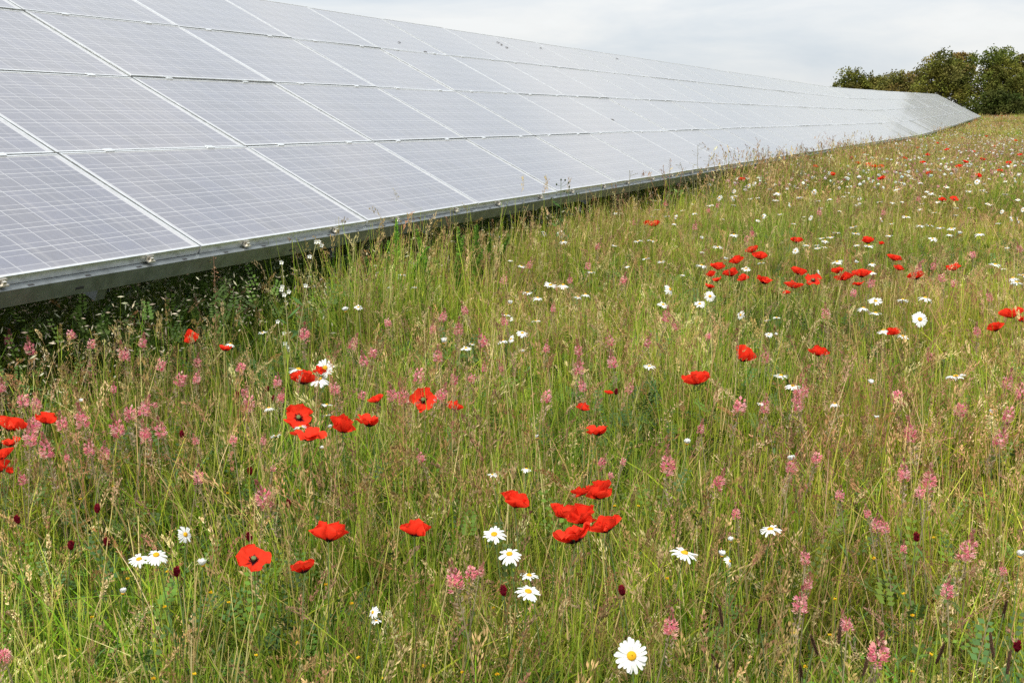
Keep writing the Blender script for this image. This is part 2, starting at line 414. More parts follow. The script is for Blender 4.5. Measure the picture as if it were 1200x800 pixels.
def leaflets(ac, rg, n, size, ext, zr, pal, pinnate=True):
    """low leafy sprays: each a little stalk carrying pairs of leaflets"""
    for i in range(n):
        b = np.array([rg.uniform(-ext, ext), rg.uniform(-ext, ext), 0]); ph = rg.uniform(0, 6.28)
        d = np.array([math.cos(ph), math.sin(ph), rg.uniform(.25, 1.2)]); d /= np.linalg.norm(d)
        z0 = rg.uniform(*zr); L_ = rg.uniform(.06, .13); k = 6 if pinnate else 3
        c = cols(rg, pal, 1)[0]; sd = np.cross(d, [0, 0, 1.]); sd /= np.linalg.norm(sd)
        up = np.cross(sd, d)
        o = b + [0, 0, z0]
        ac.add([b, b + sd * .0015, o + sd * .001, o], [[0, 1, 2, 3]], c * .9)
        for j in range(k):
            t = (j + 1) / k if pinnate else 1.0
            for sg in (-1, 1):
                dr = (sd * sg * 1.0 + d * .55 + up * rg.normal(0, .15)); dr /= np.linalg.norm(dr)
                s_ = size * rg.uniform(.8, 1.2) * (1 - .3 * t); w = np.cross(dr, up) * s_ * .34
                q = o + d * L_ * t + dr * s_ * .12
                cc = c * rg.uniform(.85, 1.15)
                ac.add([q, q + dr * s_ * .45 + w, q + dr * s_, q + dr * s_ * .45 - w], [[0, 1, 2, 3]], cc)

def green_patch(seed, ext=.25, n=190, hm=(.14, .44), w=.0027, seg=4, gain=1.):
    rg = np.random.default_rng(seed); ac = Acc()
    k = max(4, int(n / 14)); ctr = rg.uniform(-ext, ext, (k, 2))
    b = np.zeros((n, 3)); b[:, :2] = ctr[rg.integers(0, k, n)] + rg.normal(0, .022 * (ext / .25) ** .5, (n, 2))
    h = rg.uniform(hm[0], hm[1], n)
    c = cols(rg, GREENS, n); dry = rg.random(n) < .13; c[dry] = cols(rg, TANS, int(dry.sum()))
    tip = c * .6 + TANS[0] * .4 * (rg.random((n, 1)) < .3) + c * .4 * 1.0
    blades(ac, rg, b, h, w * rg.uniform(.5, 1.5, n), rg.uniform(.05, .75, n) ** 1.3, c, seg, np.clip(tip, 0, .6))
    # a few broad arching leaves
    n4 = max(3, int(n * .05)); b4 = np.zeros((n4, 3)); b4[:, :2] = rg.uniform(-ext, ext, (n4, 2))
    blades(ac, rg, b4, rg.uniform(.25, .46, n4), w * 1.9 * rg.uniform(.7, 1.2, n4), rg.uniform(.3, 1.1, n4), cols(rg, GREENS[[1, 3, 4]] * 1.1, n4), seg + 1)
    # straight flowering stalks
    n3 = int(n * .16); b3 = np.zeros((n3, 3)); b3[:, :2] = rg.uniform(-ext, ext, (n3, 2))
    blades(ac, rg, b3, rg.uniform(.28, .56, n3), w * .55 * rg.uniform(.7, 1.2, n3), rg.uniform(.02, .22, n3), cols(rg, STALKS, n3), seg, None, .2)
    # thatch of short crossing blades
    n2 = int(n * .5); b2 = np.zeros((n2, 3)); b2[:, :2] = rg.uniform(-ext, ext, (n2, 2)); b2[:, 2] = rg.uniform(0, .16, n2)
    c2 = cols(rg, np.concatenate([TANS[:3] * .7, GREENS * .8]), n2)
    blades(ac, rg, b2, rg.uniform(.08, .24, n2), w * .8 * rg.uniform(.5, 1.4, n2), rg.uniform(.4, 1.6, n2), c2, 3)
    ac.c = [q * gain for q in ac.c]
    return ac.mesh('green_patch', M_GRASS)
def seed_patch(seed, ext=.3, n=31, lod=1.0, hm=(.32, .58), sw=.0011):
    rg = np.random.default_rng(seed); ac = Acc()
    for kind, fr, pal in (('dense', .30, np.concatenate([PINKT, TANS])), ('open', .33, np.concatenate([TANS, PINKT])), ('fescue', .32, TANS)):
        m = max(2, int(n * fr)); b = np.zeros((m, 3)); c = rg.uniform(-ext, ext, (max(2, m // 3), 2))
        b[:, :2] = c[rg.integers(0, len(c), m)] + rg.normal(0, .05, (m, 2))
        seedheads(ac, rg, b, rg.uniform(*hm, m), kind, lod, pal, .45, sw)
    return ac.mesh('seed_patch', M_GRASS)
def leaf_patch(seed):
    rg = np.random.default_rng(seed); ac = Acc()
    leaflets(ac, rg, 34, .022, .22, (.06, .34), np.array([[.075, .13, .03], [.06, .105, .033], [.11, .19, .025]]))
    leaflets(ac, rg, 16, .022, .22, (.03, .18), np.array([[.12, .22, .02], [.15, .25, .03]]), False)
    return ac.mesh('leaf_patch', M_LEAF)
def under_patch(seed):
    rg = np.random.default_rng(seed); ac = Acc()
    leaflets(ac, rg, 50, .024, .3, (.08, .44), np.array([[.10, .16, .03], [.075, .12, .025]]))
    m = 110; b = np.zeros((m, 3)); b[:, :2] = rg.uniform(-.3, .3, (m, 2))
    blades(ac, rg, b, rg.uniform(.2, .52, m), np.full(m, .002), rg.uniform(.1, .8, m), cols(rg, GREENS * .9, m), 4)
    m = 85; p = np.stack([rg.uniform(-.3, .3, m), rg.uniform(-.3, .3, m), rg.uniform(.3, .5, m)], 1)
    c = cols(rg, np.array([[.52, .47, .32], [.42, .37, .25]]), m)
    diamonds(ac, rg, p, rg.normal(0, 1, (m, 3)) * [1, 1, .5], rg.uniform(.015, .034, m), .007, c)
    return ac.mesh('under_patch', M_LEAF)

def scatter(name, meshes, pts, rots, scl, idx, mat_label=None, zs=None):
    """one stuff object: points that carry instances of the patch meshes"""
    srcs = []
    for i, m in enumerate(meshes):
        o = bpy.data.objects.new(name + '_patch', m); srcs.append(o)   # never linked to the scene: only its mesh is used
    me = bpy.data.meshes.new(name); me.vertices.add(len(pts)); me.vertices.foreach_set('co', np.asarray(pts, float).ravel())
    a = me.attributes.new('rot', 'FLOAT_VECTOR', 'POINT'); a.data.foreach_set('vector', np.asarray(rots, float).ravel())
    a = me.attributes.new('scl', 'FLOAT_VECTOR', 'POINT'); a.data.foreach_set('vector', np.asarray(scl, float).ravel())
    a = me.attributes.new('idx', 'INT', 'POINT'); a.data.foreach_set('value', np.asarray(idx, np.int32))
    ob = link(name, me)
    ng = bpy.data.node_groups.new(name, 'GeometryNodeTree')
    ng.interface.new_socket('Geometry', in_out='INPUT', socket_type='NodeSocketGeometry')
    ng.interface.new_socket('Geometry', in_out='OUTPUT', socket_type='NodeSocketGeometry')
    gi = ng.nodes.new('NodeGroupInput'); go = ng.nodes.new('NodeGroupOutput')
    g2i = ng.nodes.new('GeometryNodeGeometryToInstance')
    oi_nodes = []
    for o in srcs:
        n = ng.nodes.new('GeometryNodeObjectInfo'); n.inputs['Object'].default_value = o; n.inputs['As Instance'].default_value = True
        n.transform_space = 'ORIGINAL'; oi_nodes.append(n)
    for n in reversed(oi_nodes): ng.links.new(n.outputs['Geometry'], g2i.inputs[0])
    iop = ng.nodes.new('GeometryNodeInstanceOnPoints'); iop.inputs['Pick Instance'].default_value = True
    def na(nm, t):
        n = ng.nodes.new('GeometryNodeInputNamedAttribute'); n.data_type = t; n.inputs[0].default_value = nm; return n.outputs[0]
    ng.links.new(gi.outputs[0], iop.inputs['Points']); ng.links.new(g2i.outputs[0], iop.inputs['Instance'])
    ng.links.new(na('idx', 'INT'), iop.inputs['Instance Index'])
    e2r = ng.nodes.new('FunctionNodeEulerToRotation'); ng.links.new(na('rot', 'FLOAT_VECTOR'), e2r.inputs[0])
    ng.links.new(e2r.outputs[0], iop.inputs['Rotation']); ng.links.new(na('scl', 'FLOAT_VECTOR'), iop.inputs['Scale'])
    ng.links.new(iop.outputs[0], go.inputs[0])
    md = ob.modifiers.new('scatter', 'NODES'); md.node_group = ng
    tag(ob, mat_label, name.replace('_', ' '), kind='stuff')
    return ob

def arr_d(x, y):
    """signed ground distance behind the array's lower edge (positive = under the panels)"""
    return (x - P0[0]) * H[0] + (y - P0[1]) * H[1]
def sample(cell, y0, y1, seed, margin=1.6, keep=None, slope=.46):
    rg = np.random.default_rng(seed); xs = []
    ny = int((y1 - y0) / cell)
    for j in range(ny + 1):
        yy = y0 + j * cell; hw = slope * yy + margin; nx = int(2 * hw / cell) + 1
        for i in range(nx):
            xs.append((-hw + i * cell + rg.uniform(-.5, .5) * cell, yy + rg.uniform(-.5, .5) * cell))
    p = np.array(xs); d = arr_d(p[:, 0], p[:, 1])
    ok = keep(p, d, rg) if keep else d < .1
    p = p[ok]; n = len(p)
    z = G(p[:, 0], p[:, 1])
    return rg, np.stack([p[:, 0], p[:, 1], z], 1), n
def vnoise(x, y, s, ph=0.):
    return (np.sin(x * s + 1.3 * np.sin(y * s * .8 + ph) + ph) * np.sin(y * s * 1.1 + 1.7 * np.sin(x * s * .7 - ph)) + 1) / 2
def place(name, meshes, cell, y0, y1, seed, label, smin=.8, smax=1.15, keep=None, tilt=.08, slope=.46, hscale=None):
    rg, pts, n = sample(cell, y0, y1, seed, keep=keep, slope=slope)
    rots = np.stack([rg.normal(0, tilt, n), rg.normal(0, tilt, n), rg.uniform(0, 6.28, n)], 1)
    s = rg.uniform(smin, smax, n)
    hs = s * (1 if hscale is None else hscale(pts))
    return scatter(name, meshes, pts, rots, np.stack([s, s, hs], 1), rg.integers(0, len(meshes), n), label)
front = lambda p, d, rg: d < np.where(p[:, 1] < 7.5, -.30 + rg.normal(0, .12, len(p)), .05)
def hgt(pts):
    x, y = pts[:, 0], pts[:, 1]; h = .82 + .36 * vnoise(x, y, 1.3, .4)
    d = -arr_d(x, y)
    h = h * np.where((d < 1.3) & (y > 11) & (y < 26), 1.25, 1.0)
    h = h * np.where((d < .85) & (y > 6.2) & (y <= 11), 1.42, 1.0)
    # thinner grass where the camera stands
    return h * np.interp(y, [0, 1.2, 2.0, 2.8], [.5, .62, .85, 1.0])
GP = [green_patch(10 + i) for i in range(7)]
def near_keep(p, d, rg):
    lush = vnoise(p[:, 0], p[:, 1], 1.5, 1.) ** 1.5
    return front(p, d, rg) & (rg.random(len(p)) > .50 * lush * (p[:, 1] < 9))
place('green_grass', GP, .20, 1.1, 13, 1, 'fresh green meadow grass blades growing thickly between the flowers', keep=near_keep, hscale=hgt)
SP = [seed_patch(40 + i) for i in range(6)]
place('seeding_grass', SP, .33, 1.5, 13, 2, 'tan and pinkish grass stems gone to seed over the meadow', keep=lambda p, d, rg: (d < 0) & (rg.random(len(p)) < .35 + .65 * vnoise(p[:, 0], p[:, 1], 1.1, 2.)), hscale=hgt)
LP_ = [leaf_patch(70 + i) for i in range(5)]
place('leafy_ground_cover', LP_, .29, 1.1, 11, 3, 'low dark green clover and vetch leaves under the grass', keep=lambda p, d, rg: (d < .2) & (rg.random(len(p)) < .25 + .95 * vnoise(p[:, 0], p[:, 1], 1.5, 1.) ** 1.5))
TP_ = [seed_patch(190 + i, .42, 9, 1.5, (.50, .70), .0014) for i in range(5)]
place('tall_seeding_grass', TP_, .80, 1.9, 12, 14, 'tallest straw coloured seeding grass stems rising above the flowers', keep=lambda p, d, rg: d < -.3)
UP_ = [under_patch(90 + i) for i in range(4)]
place('undergrowth', UP_, .36, 2.2, 26, 4, 'shaded weeds with pale dried bits growing beneath the solar panels', keep=lambda p, d, rg: (d > np.where(p[:, 1] < 8, -.28, .02)) & (d < 4.6), slope=.62, hscale=lambda p: 1.16 + .2 * vnoise(p[:, 0], p[:, 1], 2.1, .3))
def far_keep(p, d, rg): return (d < .1)
MG = [green_patch(110 + i, .75, 1300, (.2, .46), .0036, 3, .86) for i in range(4)]
place('middle_meadow_grass', MG, .72, 13, 40, 5, 'green and straw coloured grass of the middle meadow', keep=far_keep, hscale=hgt)
MS = [seed_patch(130 + i, .75, 95, .22, (.36, .60), .0022) for i in range(4)]
place('middle_seeding_grass', MS, .85, 13, 40, 6, 'straw seed heads standing over the middle meadow', keep=lambda p, d, rg: d < -.2, hscale=hgt)
FG = [green_patch(150 + i, 1.6, 1700, (.25, .48), .0085, 2, 1.12) for i in range(3)]
place('distant_grass', FG, 1.7, 40, 128, 7, 'far strip of meadow grass running up to the trees', keep=far_keep, hscale=lambda p: 1.0)
FS = [seed_patch(170 + i, 1.6, 210, .08, (.36, .58), .005) for i in range(3)]
place('distant_seeding_grass', FS, 2.0, 40, 128, 8, 'far straw seed heads below the trees', keep=far_keep)

# ------------------------------------------------------------------ flowers
rnd = random.Random(12)
def rotm(ax, an): return np.array(Matrix.Rotation(an, 3, ax))
def petal_mesh(seed, a0, a1, Lp=.034, W=.036, ruff=.0035, rnd_=.2):
    rg = np.random.default_rng(seed); nu, nv = 11, 9; ac = Acc()
    vs = np.linspace(0, 1, nv); us = np.linspace(-1, 1, nu)
    a0 += rg.normal(0, .12); a1 += rg.normal(0, .3)
    th = a0 + (a1 - a0) * vs
    X = np.concatenate([[0], np.cumsum(np.cos(th[:-1]) / (nv - 1))]) * Lp; Z = np.concatenate([[0], np.cumsum(np.sin(th[:-1]) / (nv - 1))]) * Lp
    ph = rg.uniform(0, 6.28, 4); V = []; Cc = []
    for j, v in enumerate(vs):
        w = W * (math.sin(math.pi * (.05 + .62 * v)) ** .9)
        for u in us:
            ed = 1 - rnd_ * u * u * v + .05 * math.sin(4 * u + ph[0]) * v
            x = X[j] * ed; z = Z[j] * ed; y = u * w
            nn = (-math.sin(th[j]), math.cos(th[j]))
            q = ruff * v ** 1.5 * (math.sin(6.5 * u + ph[1]) + .6 * math.sin(13 * u + ph[2] + 2 * v)) + .0012 * math.sin(9 * v + 5 * u + ph[3])
            q += (.12 if rnd_ > .3 else .30) * u * u * w
            V.append((x + nn[0] * q, y, z + nn[1] * q))
            k = 1 + .13 * math.sin(17 * u + ph[3]) * v + .07 * math.sin(41 * u + ph[1]) - .05 * v  # crease shade put into the petal colour as lighter and darker lines
            c = np.array([.93, .055, .022]) * k
            if v < .13: c = np.array([.05, .01, .02])
            Cc.append(c)
    idx = np.arange(nu * nv).reshape(nv, nu)
    f = np.stack([idx[:-1, :-1], idx[:-1, 1:], idx[1:, 1:], idx[1:, :-1]], -1).reshape(-1, 4)
    ac.add(V, f, np.array(Cc)); return ac.mesh('poppy_petal', M_PETAL, True)
KIND = {'bowl': (R(22), R(98)), 'cup': (R(48), R(112)), 'open': (R(10), R(42)), 'flop': (R(85), R(-50)), 'wild': (R(52), R(82))}
PET = {k: [petal_mesh(200 + i * 10 + j, *KIND[k], W=.031 if k == 'open' else .037, rnd_=.36 if k == 'open' else .22, ruff=.0065 if k in ('flop', 'wild') else .004) for j in range(5)] for i, k in enumerate(KIND)}
def capsule():
    a = Acc(); a.tube([(0, 0, -.002), (0, 0, .002), (0, 0, .007), (0, 0, .010), (0, 0, .0105)], [.001, .0035, .0045, .0052, .0005], (.16, .20, .08), 9)
    return a.mesh('poppy_capsule', M_STEM, True)
def stamens():
    rg = np.random.default_rng(5); a = Acc(); n = 70; an = rg.uniform(0, 6.28, n); t = rg.uniform(.004, .010, n)
    b = np.stack([np.cos(an) * t, np.sin(an) * t, rg.uniform(.003, .009, n)], 1)
    diamonds(a, rg, b, b * [1, 1, 1.5], .004, .0022, np.tile([[.02, .012, .02]], (n, 1)))
    return a.mesh('poppy_stamens', M_STEM)
ME_CAP, ME_STA = capsule(), stamens()
def stem_mesh(name, seed, h, r0, r1, col, bend=.05, hairs=False, leaves=0, leafcol=(.10, .18, .05)):
    rg = np.random.default_rng(seed); a = Acc(); t = np.linspace(0, 1, 9)
    ph = rg.uniform(0, 6.28); dx, dy = bend * math.cos(ph), bend * math.sin(ph)
    wob = .006 * np.sin(t * 7 + ph)
    P = np.stack([dx * (t ** 2 - t * 0) + wob * (1 - t), dy * t ** 2, h * t], 1); P -= P[-1] * [1, 1, 0]
    P = P  # tip over the origin, foot where it falls
    a.tube(P, r0 + (r1 - r0) * t, col, 5)
    if hairs:
        n = 60; k = rg.uniform(.3, 1, n); c = np.stack([np.interp(k, t, P[:, i]) for i in range(3)], 1); d = rg.normal(0, 1, (n, 3)) * [1, 1, .2]
        d /= np.linalg.norm(d, axis=1)[:, None]; diamonds(a, rg, c + d * .002, d, .004, .0005, np.tile([[.35, .34, .2]], (n, 1)))
    for i in range(leaves):
        k = rg.uniform(.12, .7); c = np.array([np.interp(k, t, P[:, j]) for j in range(3)]); an = rg.uniform(0, 6.28)
        d = np.array([math.cos(an), math.sin(an), .9]); d /= np.linalg.norm(d); s = np.cross(d, [0, 0, 1.]); s /= np.linalg.norm(s); L_ = rg.uniform(.025, .05)
        a.add([c, c + d * L_ * .5 + s * .004, c + d * L_ - [0, 0, .006], c + d * L_ * .5 - s * .004], [[0, 1, 2, 3]], leafcol)
    return a.mesh(name, M_STEM, True), P[0]
def dup(me, name, parent, loc=(0, 0, 0), rot=(0, 0, 0), s=1.):
    o = link(name, me, parent); o.location = loc; o.rotation_euler = rot; o.scale = (s, s, s); return o
PH_, DH, SH, CH, YH = .56, .53, .52, .40, .36
ST_P = [stem_mesh('poppy_stem', 300 + i, PH_, .0017, .0011, (.14, .19, .07), .06, True) for i in range(4)]
ST_D = [stem_mesh('daisy_stem', 320 + i, DH, .0016, .0011, (.12, .19, .06), .05, False, 7) for i in range(4)]
ST_S = [stem_mesh('sainfoin_stem', 340 + i, SH, .0020, .0015, (.28, .24, .13), .07, False, 5) for i in range(4)]
ST_C = [stem_mesh('clover_stem', 360 + i, CH, .0016, .0013, (.14, .18, .07), .04, False, 3) for i in range(3)]
ST_Y = [stem_mesh('trefoil_stem', 380 + i, YH, .0011, .0008, (.13, .19, .05), .05, False, 6) for i in range(3)]

# photo place, apparent width in px, kind
POP = [(603,591,29,'bowl'),(655,603,24,'wild'),(678,609,32,'cup'),(675,632,34,'flop'),(712,620,30,'wild'),(703,580,34,'wild'),(681,579,14,'cup'),(486,625,27,'cup'),(385,630,38,'bowl'),
(297,653,36,'open'),(357,668,24,'flop'),(350,486,30,'face'),(401,504,22,'side'),(496,466,28,'face'),(361,513,28,'flop'),(355,447,27,'wild'),(374,437,12,'cup'),(432,497,22,'flop'),(442,470,15,'wild'),
(533,479,15,'cup'),(227,401,15,'side'),(264,410,12,'flop'),(10,502,26,'bowl'),(53,494,20,'wild'),(13,521,15,'flop'),(6,535,15,'cup'),(3,551,14,'side'),(11,554,7,'side'),
(683,480,12,'cup'),(701,508,20,'flop'),(713,461,7,'cup'),(817,447,31,'wild'),(869,421,18,'side'),(959,415,17,'cup'),(841,314,17,'bowl'),(833,323,9,'cup'),(841,329,8,'flop'),(857,322,17,'wild'),
(864,307,16,'bowl'),(882,294,18,'bowl'),(890,302,20,'wild'),(871,328,10,'cup'),(895,331,15,'flop'),(831,337,9,'flop'),(933,283,15,'wild'),(935,320,15,'bowl'),(953,327,21,'open'),(929,336,16,'bowl'),
(922,344,6,'cup'),(982,319,13,'bowl'),(990,327,14,'cup'),(1010,323,19,'wild'),(1006,334,9,'flop'),(1017,284,13,'wild'),(1033,286,5,'cup'),(1047,304,13,'bowl'),(1052,316,9,'cup'),(1074,325,20,'wild'),
(1118,315,21,'bowl'),(1047,391,12,'cup'),(1186,370,23,'wild'),(1168,386,16,'wild'),(1197,376,10,'flop'),(768,264,12,'bowl'),(760,263,8,'cup'),(1104,235,7,'bowl'),(1118,233,9,'open'),(869,211,8,'bowl'),
(999,186,6,'bowl'),(1005,192,6,'cup'),(1017,193,7,'open'),(1024,196,7,'bowl'),(1032,195,7,'open'),(1081,191,9,'bowl'),(1087,182,7,'cup'),(1089,204,9,'wild'),(1124,196,7,'cup'),(1131,190,8,'bowl'),(1151,187,7,'bowl'),
(1182,192,6,'cup'),(1032,173,6,'cup'),(1034,210,7,'flop'),(1190,165,5,'cup'),(1110,176,5,'cup'),(955,196,5,'cup'),(1060,186,5,'bowl'),(1140,178,5,'bowl'),(1165,172,5,'cup'),(1172,201,7,'bowl'),(1098,168,5,'cup'),(1146,207,7,'cup'),(1075,174,5,'bowl'),(1195,182,6,'bowl'),(975,205,6,'bowl'),(1012,180,5,'cup'),(1156,160,4,'bowl'),(1128,162,4,'cup')]
DAI = [(740,768,40,'f'),(579,626,27,'u'),(597,649,27,'u'),(620,674,23,'e'),(619,693,30,'u'),(802,648,32,'e'),(903,620,26,'e'),(163,655,23,'u'),(183,650,25,'u'),(217,626,20,'s'),(238,662,10,'b'),(144,695,8,'b'),
(437,717,15,'s'),(441,727,13,'e'),(1195,652,9,'b'),(1078,374,19,'f'),(1058,351,13,'e'),(1084,349,17,'e'),(1035,387,15,'e'),(1058,394,14,'e'),(1026,353,17,'u'),(1012,361,15,'e'),(1026,367,16,'e'),
(1018,288,13,'e'),(1004,287,7,'e'),(1022,309,9,'e'),(1023,319,9,'e'),(1003,274,11,'e'),(1000,266,9,'e'),(1042,276,9,'e'),(1078,264,11,'e'),(1089,264,12,'e'),(1102,267,11,'e'),(1115,268,10,'e'),(1113,275,8,'e'),
(1093,280,10,'u'),(1125,275,5,'b'),(1148,274,12,'e'),(1166,310,14,'e'),(1176,315,7,'e'),(1187,326,18,'e'),(1191,331,16,'e'),(1199,323,14,'e'),(1003,309,5,'b'),(983,308,8,'e'),
(860,275,10,'u'),(822,281,5,'b'),(841,290,13,'e'),(823,295,6,'e'),(822,311,15,'e'),(862,301,11,'e'),(874,315,12,'u'),(892,308,9,'e'),(850,305,5,'b'),(832,347,13,'f'),(820,356,13,'u'),(868,369,11,'s'),
(899,375,8,'e'),(910,372,9,'e'),(901,392,9,'u'),(909,393,4,'b'),(932,294,8,'s'),(945,287,8,'e'),(957,287,7,'e'),(958,291,8,'e'),(966,290,8,'e'),(967,282,9,'e'),(973,278,9,'e'),(980,273,10,'e'),(963,279,7,'e'),
(981,307,15,'e'),(960,319,7,'s'),(546,408,14,'u'),(589,399,13,'e'),(599,397,10,'s'),(612,390,14,'u'),(628,376,12,'e'),(593,369,12,'e'),(599,374,6,'s'),(598,357,7,'b'),(618,343,13,'e'),(630,349,12,'e'),
(645,334,15,'u'),(660,334,14,'e'),(677,348,10,'e'),(686,345,13,'e'),(611,312,9,'e'),(693,319,10,'e'),(757,303,10,'e'),(775,307,10,'e'),(785,339,14,'s'),(777,357,14,'u'),(761,429,15,'e'),(613,413,5,'b'),
(520,402,8,'b'),(553,403,8,'e'),(445,319,9,'e'),(471,322,10,'e'),(457,336,7,'e'),(486,336,9,'e'),(467,329,6,'b'),(420,360,11,'u'),(405,365,7,'b'),(577,556,12,'e'),(617,549,12,'e'),(630,513,5,'b'),
(308,390,11,'e'),(270,403,12,'e'),(350,433,28,'e'),(381,431,21,'f'),(374,444,25,'u'),(383,474,13,'e'),(383,486,11,'e'),(315,478,13,'e'),(352,500,15,'e'),(323,511,13,'e'),(387,502,6,'b'),(95,471,5,'b'),
(378,526,5,'b'),(929,452,17,'u'),(915,440,17,'e'),(891,473,8,'e'),(978,473,12,'e'),(1120,441,22,'e'),(1020,450,7,'b'),(1162,485,7,'b'),(1027,491,6,'b'),(681,246,9,'s'),(630,255,10,'e'),(638,274,8,'s'),
(657,274,10,'f'),(660,283,10,'e'),(722,249,12,'u'),(748,283,12,'e'),(763,282,10,'e'),(780,215,9,'e'),(732,218,8,'e'),(798,215,9,'e'),(568,267,8,'e'),(576,274,9,'u'),(584,277,8,'e'),(580,288,7,'e'),
(590,288,6,'e'),(560,271,7,'e'),(598,305,6,'e'),(590,260,6,'e'),(810,209,9,'e'),(899,210,9,'e'),(843,232,8,'s'),(860,232,8,'s'),(883,215,7,'s'),(877,218,7,'s'),(912,226,8,'u'),(903,222,7,'e'),(888,232,6,'e'),
(879,233,6,'e'),(909,235,8,'e'),(937,231,11,'e'),(954,225,7,'s'),(972,204,8,'e'),(993,226,8,'e'),(972,233,7,'e'),(959,235,6,'e'),(926,240,6,'s'),(1005,240,10,'e'),(1031,237,12,'e'),(1046,237,6,'e'),(984,247,6,'e'),
(1016,202,8,'e'),(1044,198,7,'e'),(1056,214,10,'e'),(1051,222,9,'e'),(1079,214,7,'e'),(1091,226,9,'u'),(1109,219,11,'u'),(1136,217,8,'e'),(1135,224,9,'e'),(1151,223,9,'e'),(1145,213,8,'s'),(1190,211,12,'s'),
(1193,258,8,'s'),(1062,254,14,'u'),(914,251,6,'e'),(846,257,6,'e'),(942,254,5,'e'),(805,520,8,'b'),(928,540,9,'b'),(856,634,7,'b'),(846,651,8,'b'),(855,657,13,'s'),(800,247,6,'e'),(770,246,7,'e'),(745,232,6,'e'),
(700,268,6,'e'),(720,288,7,'e'),(735,312,7,'e'),(800,322,6,'e'),(790,262,6,'e'),(1160,240,6,'e'),(1170,262,7,'e'),(1178,228,7,'e'),(1120,252,6,'e'),(1078,245,6,'e'),(1045,262,6,'e'),(1180,290,6,'e'),(930,262,6,'e')]
SAI = [(10,400,10),(35,411,13),(167,403,10),(188,430,12),(211,446,24),(282,432,11),(291,476,22),(287,461,10),(325,450,11),(393,458,13),(27,472,14),(43,476,12),(40,500,17),(73,498,13),(97,494,19),(35,517,17),(138,506,17),
(153,487,24),(168,482,15),(170,511,14),(189,507,15),(55,530,20),(105,529,13),(122,534,13),(27,563,11),(232,562,14),(310,587,26),(308,518,8),(133,457,8),(182,475,6),(413,405,12),(437,415,11),(427,425,12),(490,443,19),
(460,465,14),(473,467,16),(516,465,14),(532,447,11),(552,445,10),(513,420,12),(519,373,10),(537,388,14),(545,365,9),(567,402,14),(592,378,9),(507,387,9),(715,402,21),(678,412,11),(678,435,14),(718,427,13),(780,373,11),
(792,383,13),(758,403,9),(640,467,13),(683,455,11),(567,433,8),(620,312,8),(689,313,8),(648,363,7),(730,330,9),(737,457,11),(783,548,19),(730,542,7),(533,682,21),(552,674,15),(562,671,10),(786,737,18),(5,770,14),
(1067,510,17),(1059,558,15),(1089,567,17),(1171,517,19),(1077,579,12),(927,549,14),(957,539,13),(842,567,15),(984,582,11),(1027,618,14),(1037,621,12),(863,603,11),(1132,649,21),(1176,670,9),(1110,694,15),(946,686,12),
(937,711,19),(993,734,14),(1029,768,24),(944,656,12),(821,504,10),(1059,644,8),(1017,603,9),(866,479,17),(896,479,13),(935,466,16),(942,460,12),(935,477,12),(1052,467,17),(1125,482,19),(1180,451,19),(1197,461,14),
(1181,488,14),(898,421,13),(968,370,11),(1076,318,9),(1094,313,11),(1104,327,9),(1118,334,8),(1195,293,9),(881,275,8),(875,281,7),(830,248,8),(841,242,7),(982,236,7),(1076,234,7),(814,267,7),(1020,334,12),(1000,345,8),
(742,262,7),(700,290,8),(780,240,6),(668,330,7),(1140,300,8),(1160,350,8),(960,250,7),(1035,250,7),(590,330,9),(455,380,9),(640,410,9),(830,395,8),(1090,420,9),(1145,390,9)]
_r = random.Random(33)
for _ in range(26):
    _x, _y = _r.uniform(0, 720), _r.uniform(385, 560)
    if all((_x - q[0]) ** 2 + (_y - q[1]) ** 2 > 260 for q in SAI + [p[:3] for p in POP] + [p[:3] for p in DAI]): SAI.append((int(_x), int(_y), _r.choice([7, 8, 10, 14])))
CLO = [(279,462),(313,456),(321,467),(213,509),(293,552),(114,596),(20,609),(83,639),(125,635),(292,629),(338,590),(207,670),(729,692),(1074,629),(1108,415),(722,459),(490,398),(1192,757),(590,692)]
PLA = [(954,755,26),(839,777,24),(1102,766,22),(1177,715,24),(1162,755,20),(1182,775,22),(984,740,20),(1015,777,22),(939,790,22),(890,732,18),(845,721,16)]
YEL = [(132,570),(138,570),(94,585),(267,578),(196,670),(247,694),(268,706),(193,711),(92,761),(300,768),(228,790),(180,795),(150,678),(108,723),(349,753),(382,685),(350,575),(412,707),(449,795),(497,780),(420,771),
(542,788),(583,790),(579,712),(782,678),(720,593),(748,593),(1091,767),(1069,787),(972,744),(944,781),(929,742),(1024,654),(1094,630),(1069,721),(1059,696),(978,702),(922,310),(1149,292),(1148,372)]

